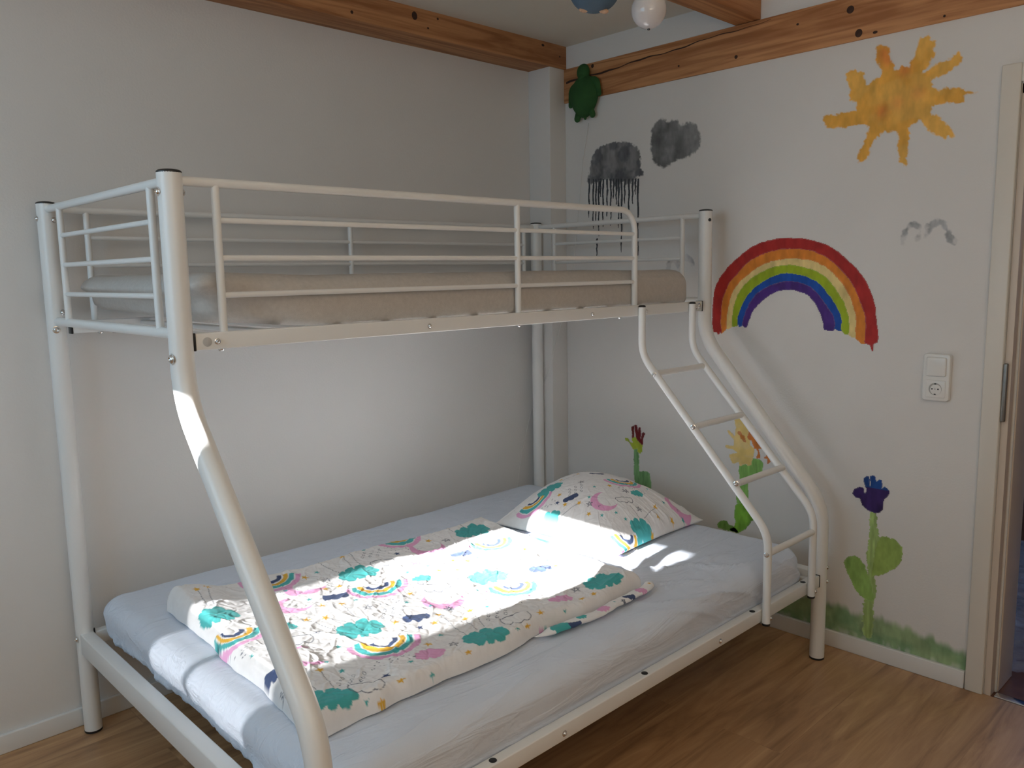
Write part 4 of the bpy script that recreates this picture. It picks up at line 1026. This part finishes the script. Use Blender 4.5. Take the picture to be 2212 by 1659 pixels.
    def all(s, rain, teal, teals, moon, pinkc, navy, outc, ys, ts, ns, os_, drops, strs, k=1.0):
        for a, b in strs: s.string(a, b)
        for p in drops: s.drops(p)
        for p in rain: s.rainbow(p, k)
        for p in teal: s.cloud(p, .125*k, TEAL)
        for p in teals: s.cloud(p, .060*k, TEAL)
        for i, p in enumerate(moon): s.moon(p, .115*k, .6+.5*(i % 3))
        for p in pinkc: s.cloud(p, .075*k, PINK)
        for p in navy: s.halfcloud(p, .075*k)
        for p in outc: s.halfcloud(p, .082*k, outline=True)
        for p in ys: s.star(p, .0125*k, MUST)
        for p in ts: s.star(p, .0095*k, TEAL)
        for p in ns: s.star(p, .0115*k, NAVY)
        for p in os_: s.star(p, .0140*k, INK, True)

def grid_faces(nx, ny, k0=0, flip=False):
    idx = np.arange(nx*ny).reshape(nx, ny)+k0
    q = np.stack([idx[:-1, :-1], idx[1:, :-1], idx[1:, 1:], idx[:-1, 1:]], -1).reshape(-1, 4)
    return q[:, ::-1] if flip else q

ZM = .4495     # top of the lower mattress
def crumple(X, Y, amp=1.0):
    wx = X+.03*noise2(X*5, Y*5, 31)+.010*noise2(X*17, Y*17, 33); wy = Y+.03*noise2(X*5, Y*5, 32)+.010*noise2(X*17, Y*17, 34)
    cz = lambda u, v, s, p: np.clip(ridge(u, v, s), 0, 1)**p
    h = .0080*noise2(X*5.0, Y*5.0, 1)+.0030*noise2(X*13, Y*13, 2)
    h = h+.0060*cz(wx*7+wy*4, wy*6-wx*3, 41, 4)
    h = h+.0042*cz(wx*13-wy*9, wy*11+wx*6, 42, 4)
    h = h-.0036*cz(wx*16+wy*7, wy*15-wx*8, 45, 4)
    h = h+.0026*cz(wx*30+wy*16, wy*28-wx*12, 43, 4)
    h = h-.0020*cz(wx*36-wy*14, wy*33+wx*9, 46, 4)
    h = h+.0009*fbm(X*70, Y*70, 44, 2)
    return h*amp*.78
def duvet():
    # corners: foot/back, foot/front, head/front, head/back
    c = [(-1.915, -.335), (-1.965, -1.262), (-.800, -1.222), (-.735, -.405)]
    nx, ny = 500, 400
    u, v = np.meshgrid(np.linspace(0, 1, nx), np.linspace(0, 1, ny), indexing='ij')   # u foot->head, v back->front
    X = (1-u)*((1-v)*c[0][0]+v*c[1][0])+u*((1-v)*c[3][0]+v*c[2][0])
    Y = (1-u)*((1-v)*c[0][1]+v*c[1][1])+u*((1-v)*c[3][1]+v*c[2][1])
    # uneven outline
    X = X+.014*noise2(Y*5, Y*0+3, 5)*np.abs(2*u-1)**3+.004*noise2(Y*22, u*4, 6)*np.abs(2*u-1)**3
    Y = Y+.016*noise2(X*4.5, X*0+8, 7)*np.abs(2*v-1)**3+.004*noise2(X*20, v*4, 8)*np.abs(2*v-1)**3
    d = np.minimum(np.minimum(u, 1-u)*1.17, np.minimum(v, 1-v)*.89)
    sft = lambda q: np.clip(1-q/.030, 0, 1)**2*.040
    P0x = X+sft((1-u)*1.17)-sft(u*1.17); P0y = Y-sft((1-v)*.89)+sft(v*.89)
    e = np.sqrt(np.clip(1-(1-np.clip(d/.030, 0, 1))**2, 0, 1))
    # body height: high rolled foot end, slack middle, gathers towards the pillow
    hgt = .030+.022*np.exp(-(u/.10)**2)+.012*np.exp(-((v-1)/.12)**2)+.010*np.exp(-((u-1)/.10)**2)+.010*np.exp(-(v/.10)**2)
    hgt = hgt+.018*np.exp(-(((u-.02)/.09)**2+((v-.02)/.12)**2))
    Zt = ZM+.003+e*(hgt+crumple(X, Y)*(.55+.45*smooth01(d/.06)))
    # seam line: a shallow groove near the front edge with the lower layer peeping out
    Zb = np.full(X.shape, ZM+.0015)
    sh = .012*(1-e)
    k = nx*ny
    top = np.stack([X, Y, Zt], -1).reshape(-1, 3); bot = np.stack([X, Y, Zb], -1).reshape(-1, 3)
    rim = []
    idx = np.arange(k).reshape(nx, ny)
    loop = np.concatenate([idx[:-1, 0], idx[-1, :-1], idx[::-1][:-1, -1], idx[0, ::-1][:-1]])
    nxt = np.roll(loop, -1)
    F = np.concatenate([grid_faces(nx, ny), grid_faces(nx, ny, k, True), np.stack([loop, loop+k, nxt+k, nxt], -1)])
    o = obj('duvet', np.concatenate([top, bot]), F, M['print'])
    bm = bmesh.new(); bm.from_mesh(o.data); bmesh.ops.recalc_face_normals(bm, faces=bm.faces); bm.to_mesh(o.data); bm.free()
    pr = Print(P0x, P0y, (-.36, -.93)); pr.ty = 1.22
    pr.all(D_RAIN+[(-1.385, -.06), (-1.18, -1.31)], D_TEAL, D_TEALS, D_MOON, D_PINKC, D_NAVY, D_OUTC, D_YS, D_TS, D_NS, D_OS, D_DROPS, D_STR, 1.1)
    set_paint(o, np.concatenate([pr.c, pr.c]))
    tag(o, 'crumpled child duvet with rainbow and cloud print lying across the lower mattress', 'duvet')
    # the lower edge of the cover that peeps out along the front towards the pillow
    n, mth = 160, 16
    s = np.linspace(0, 1, n); th = np.linspace(0, 2*PI, mth, endpoint=False)
    cx = -1.30+.535*s; cy = -1.243-.022*np.sin(s*PI)**.6-.006*noise2(s*9, s*0, 4)
    cy = cy+.010*smooth01((s-.9)/.1); cz = ZM+.0105+.003*noise2(s*14, s*0+2, 5)
    rw = .018*np.minimum(1, np.minimum(s/.12+.1, (1-s)/.05+.15)); rh = .0085*np.minimum(1, np.minimum(s/.12+.1, (1-s)/.06+.15))
    S, T = np.meshgrid(s, th, indexing='ij')
    VX = cx[:, None]+0*T; VY = cy[:, None]+rw[:, None]*np.cos(T); VZ = cz[:, None]+rh[:, None]*np.sin(T)+.0015*noise2(VX*40, VY*60, 8)
    idx = np.arange(n*mth).reshape(n, mth)
    F = np.stack([idx[:-1], idx[1:], np.roll(idx, -1, 1)[1:], np.roll(idx, -1, 1)[:-1]], -1).reshape(-1, 4)
    return o, (VX, VY, VZ, F)
duv, lip = duvet()
def refine_lip():
    VX, VY, VZ, _ = lip
    n, mth = VX.shape
    # resample densely so that the print stays crisp
    from_s = np.linspace(0, n-1, 420); ths = np.linspace(0, mth, 40, endpoint=False)
    def samp(A):
        A2 = np.concatenate([A, A[:, :1]], 1)
        i = np.clip(from_s.astype(int), 0, n-2); fi = (from_s-i)[:, None]
        j = ths.astype(int); fj = (ths-j)[None]
        return ((A2[i][:, j]*(1-fi)+A2[i+1][:, j]*fi)*(1-fj)+(A2[i][:, j+1]*(1-fi)+A2[i+1][:, j+1]*fi)*fj)
    X, Y, Z = samp(VX), samp(VY), samp(VZ)
    idx = np.arange(X.size).reshape(X.shape)
    F = np.stack([idx[:-1], np.roll(idx, -1, 1)[:-1], np.roll(idx, -1, 1)[1:], idx[1:]], -1).reshape(-1, 4)
    o = obj('cover_hem', np.stack([X, Y, Z], -1).reshape(-1, 3), F, M['print'], duv)
    bm = bmesh.new(); bm.from_mesh(o.data)
    for row in (0, X.shape[0]-1):
        pass
    bmesh.ops.recalc_face_normals(bm, faces=bm.faces); bm.to_mesh(o.data); bm.free()
    pr = Print(X, Y, (-.36, -.93))
    pr.all([], [(-1.215, -1.262)], [(-1.13, -1.26)], [], [(-1.045, -1.268), (-.86, -1.262)], [(-1.17, -1.272), (-.92, -1.262)], [], [(-.80, -1.25)], [(-.985, -1.262)], [], [(-.955, -1.272)], [], [], .6)
    set_paint(o, pr.c)
refine_lip()

def pillow():
    n = 420
    a = np.linspace(-1, 1, n)
    # denser towards the edges
    A, B = np.meshgrid(a, a, indexing='ij')
    X, Y, Z = pillow_top(A, B)
    d = np.minimum(1-np.abs(A), 1-np.abs(B))
    w = smooth01(d/.08)
    ang = np.arctan2(B, A)
    # radial gathers from the seams, strongest at the corners
    edge = np.exp(-(d/.30)**2)
    h = crumple(X*1.0+3, Y*1.0+1, .45)+edge*.0075*np.maximum(0, ridge(ang*9+noise2(X*9, Y*9, 5)*.6, d*3, 6)-.3)
    cr_ = np.exp(-(((A-.25)/.55)**2+((B+.85)/.35)**2))
    h = h+cr_*.011*np.maximum(0, ridge(X*20+noise2(X*8, Y*8, 3)*.8+Y*4, Y*4, 9)-.35)
    Z = Z+w*h
    Zb = np.where(d > .02, ZM+.002, ZM+.0085-.0065*smooth01(d/.02))
    Zb = np.minimum(Zb, Z-.001)
    k = n*n
    idx = np.arange(k).reshape(n, n)
    loop = np.concatenate([idx[:-1, 0], idx[-1, :-1], idx[::-1][:-1, -1], idx[0, ::-1][:-1]]); nxt = np.roll(loop, -1)
    F = np.concatenate([grid_faces(n, n), grid_faces(n, n, k, True), np.stack([loop, loop+k, nxt+k, nxt], -1)])
    o = obj('pillow', np.concatenate([np.stack([X, Y, Z], -1).reshape(-1, 3), np.stack([X, Y, Zb], -1).reshape(-1, 3)]), F, M['print'])
    bm = bmesh.new(); bm.from_mesh(o.data); bmesh.ops.recalc_face_normals(bm, faces=bm.faces); bm.to_mesh(o.data); bm.free()
    # the print lies in the flat coordinates of the cover, so it follows the bulge
    pr = Print((A+1)*.30, (B+1)*.32, (-.5, -.86))
    pr.all(P_RAIN, P_TEAL, P_TEALS, P_MOON, [], P_NAVY, P_OUTC, P_YS, P_TS, P_NS, P_OS, P_DROPS, P_STR, .95)
    set_paint(o, np.concatenate([pr.c, pr.c]))
    tag(o, 'plump child pillow with matching rainbow print at the head of the lower bunk', 'pillow')
pillow()

# ------------------------------------------------------------------ camera
cd = bpy.data.cameras.new('camera'); cam = bpy.data.objects.new('camera', cd); COL.objects.link(cam)
yaw, pitch, roll = 0.7660964703925381, -0.1349313766617113, -0.017378040809257596
d = Vector((math.sin(yaw)*math.cos(pitch), math.cos(yaw)*math.cos(pitch), math.sin(pitch)))
r = Vector((math.cos(yaw), -math.sin(yaw), 0)); u = r.cross(d)
r2 = r*math.cos(roll)+u*math.sin(roll); u2 = -r*math.sin(roll)+u*math.cos(roll)
cam.matrix_world = Matrix(((r2.x, u2.x, -d.x, -2.777186), (r2.y, u2.y, -d.y, -2.707255), (r2.z, u2.z, -d.z, 1.427759), (0, 0, 0, 1)))
cd.sensor_width = 36; cd.lens = 1763.15*36/2212; cd.clip_start = 0.01
SC.camera = cam

# ------------------------------------------------------------------ light
def area(name, loc, target, sx, sy, power, col):
    l = bpy.data.lights.new(name, 'AREA'); l.shape = 'RECTANGLE'; l.size = sx; l.size_y = sy; l.energy = power; l.color = col
    o = bpy.data.objects.new(name, l); COL.objects.link(o); o.location = loc
    dv = Vector(target)-Vector(loc)
    o.rotation_euler = dv.to_track_quat('-Z', 'Z').to_euler()
    return o
sun = bpy.data.lights.new('sun', 'SUN'); sun.energy = SUN_E; sun.angle = math.radians(0.6); sun.color = (1.0, 0.985, 0.97)
so = bpy.data.objects.new('sun', sun); COL.objects.link(so)
so.rotation_euler = Vector((1.0, -.09, -.450)).to_track_quat('-Z', 'Z').to_euler()
area('window_light', (XF+.03, -1.15, 1.45), (0, -.95, .9), 1.4, 1.3, WIN_E, WIN_C)
area('back_fill_light', (-1.9, YB+.03, 1.75), (-.9, -.6, .3), 1.6, 1.1, FILL_E, FILL_C)  # added fill from behind the camera; the back wall has no opening
area('added_fill_uplight', (-2.6, -3.2, 1.65), (-2.6, -3.2, 3), 1.0, .7, UP_E, (1.0, 0.80, 0.58))  # unseen lamp added to lift the ceiling and top faces
hl = area('hallway_window_light', (2.96, -2.2, 1.7), (1.5, -1.6, 0), .8, 1.2, 22, (0.42, 0.62, 1.0))
wd = bpy.data.worlds.new('world'); SC.world = wd; wd.use_nodes = True
wd.node_tree.nodes['Background'].inputs[0].default_value = (0.55, 0.70, 1.0, 1); wd.node_tree.nodes['Background'].inputs[1].default_value = 1.0
SC.view_settings.view_transform = 'Standard'
SC.view_settings.look = 'None'
SC.view_settings.exposure = 0.0
SC.cycles.use_denoising = True
SC.cycles.max_bounces = 8
SC.cycles.diffuse_bounces = 5
SC.cycles.caustics_reflective = False
SC.cycles.caustics_refractive = False
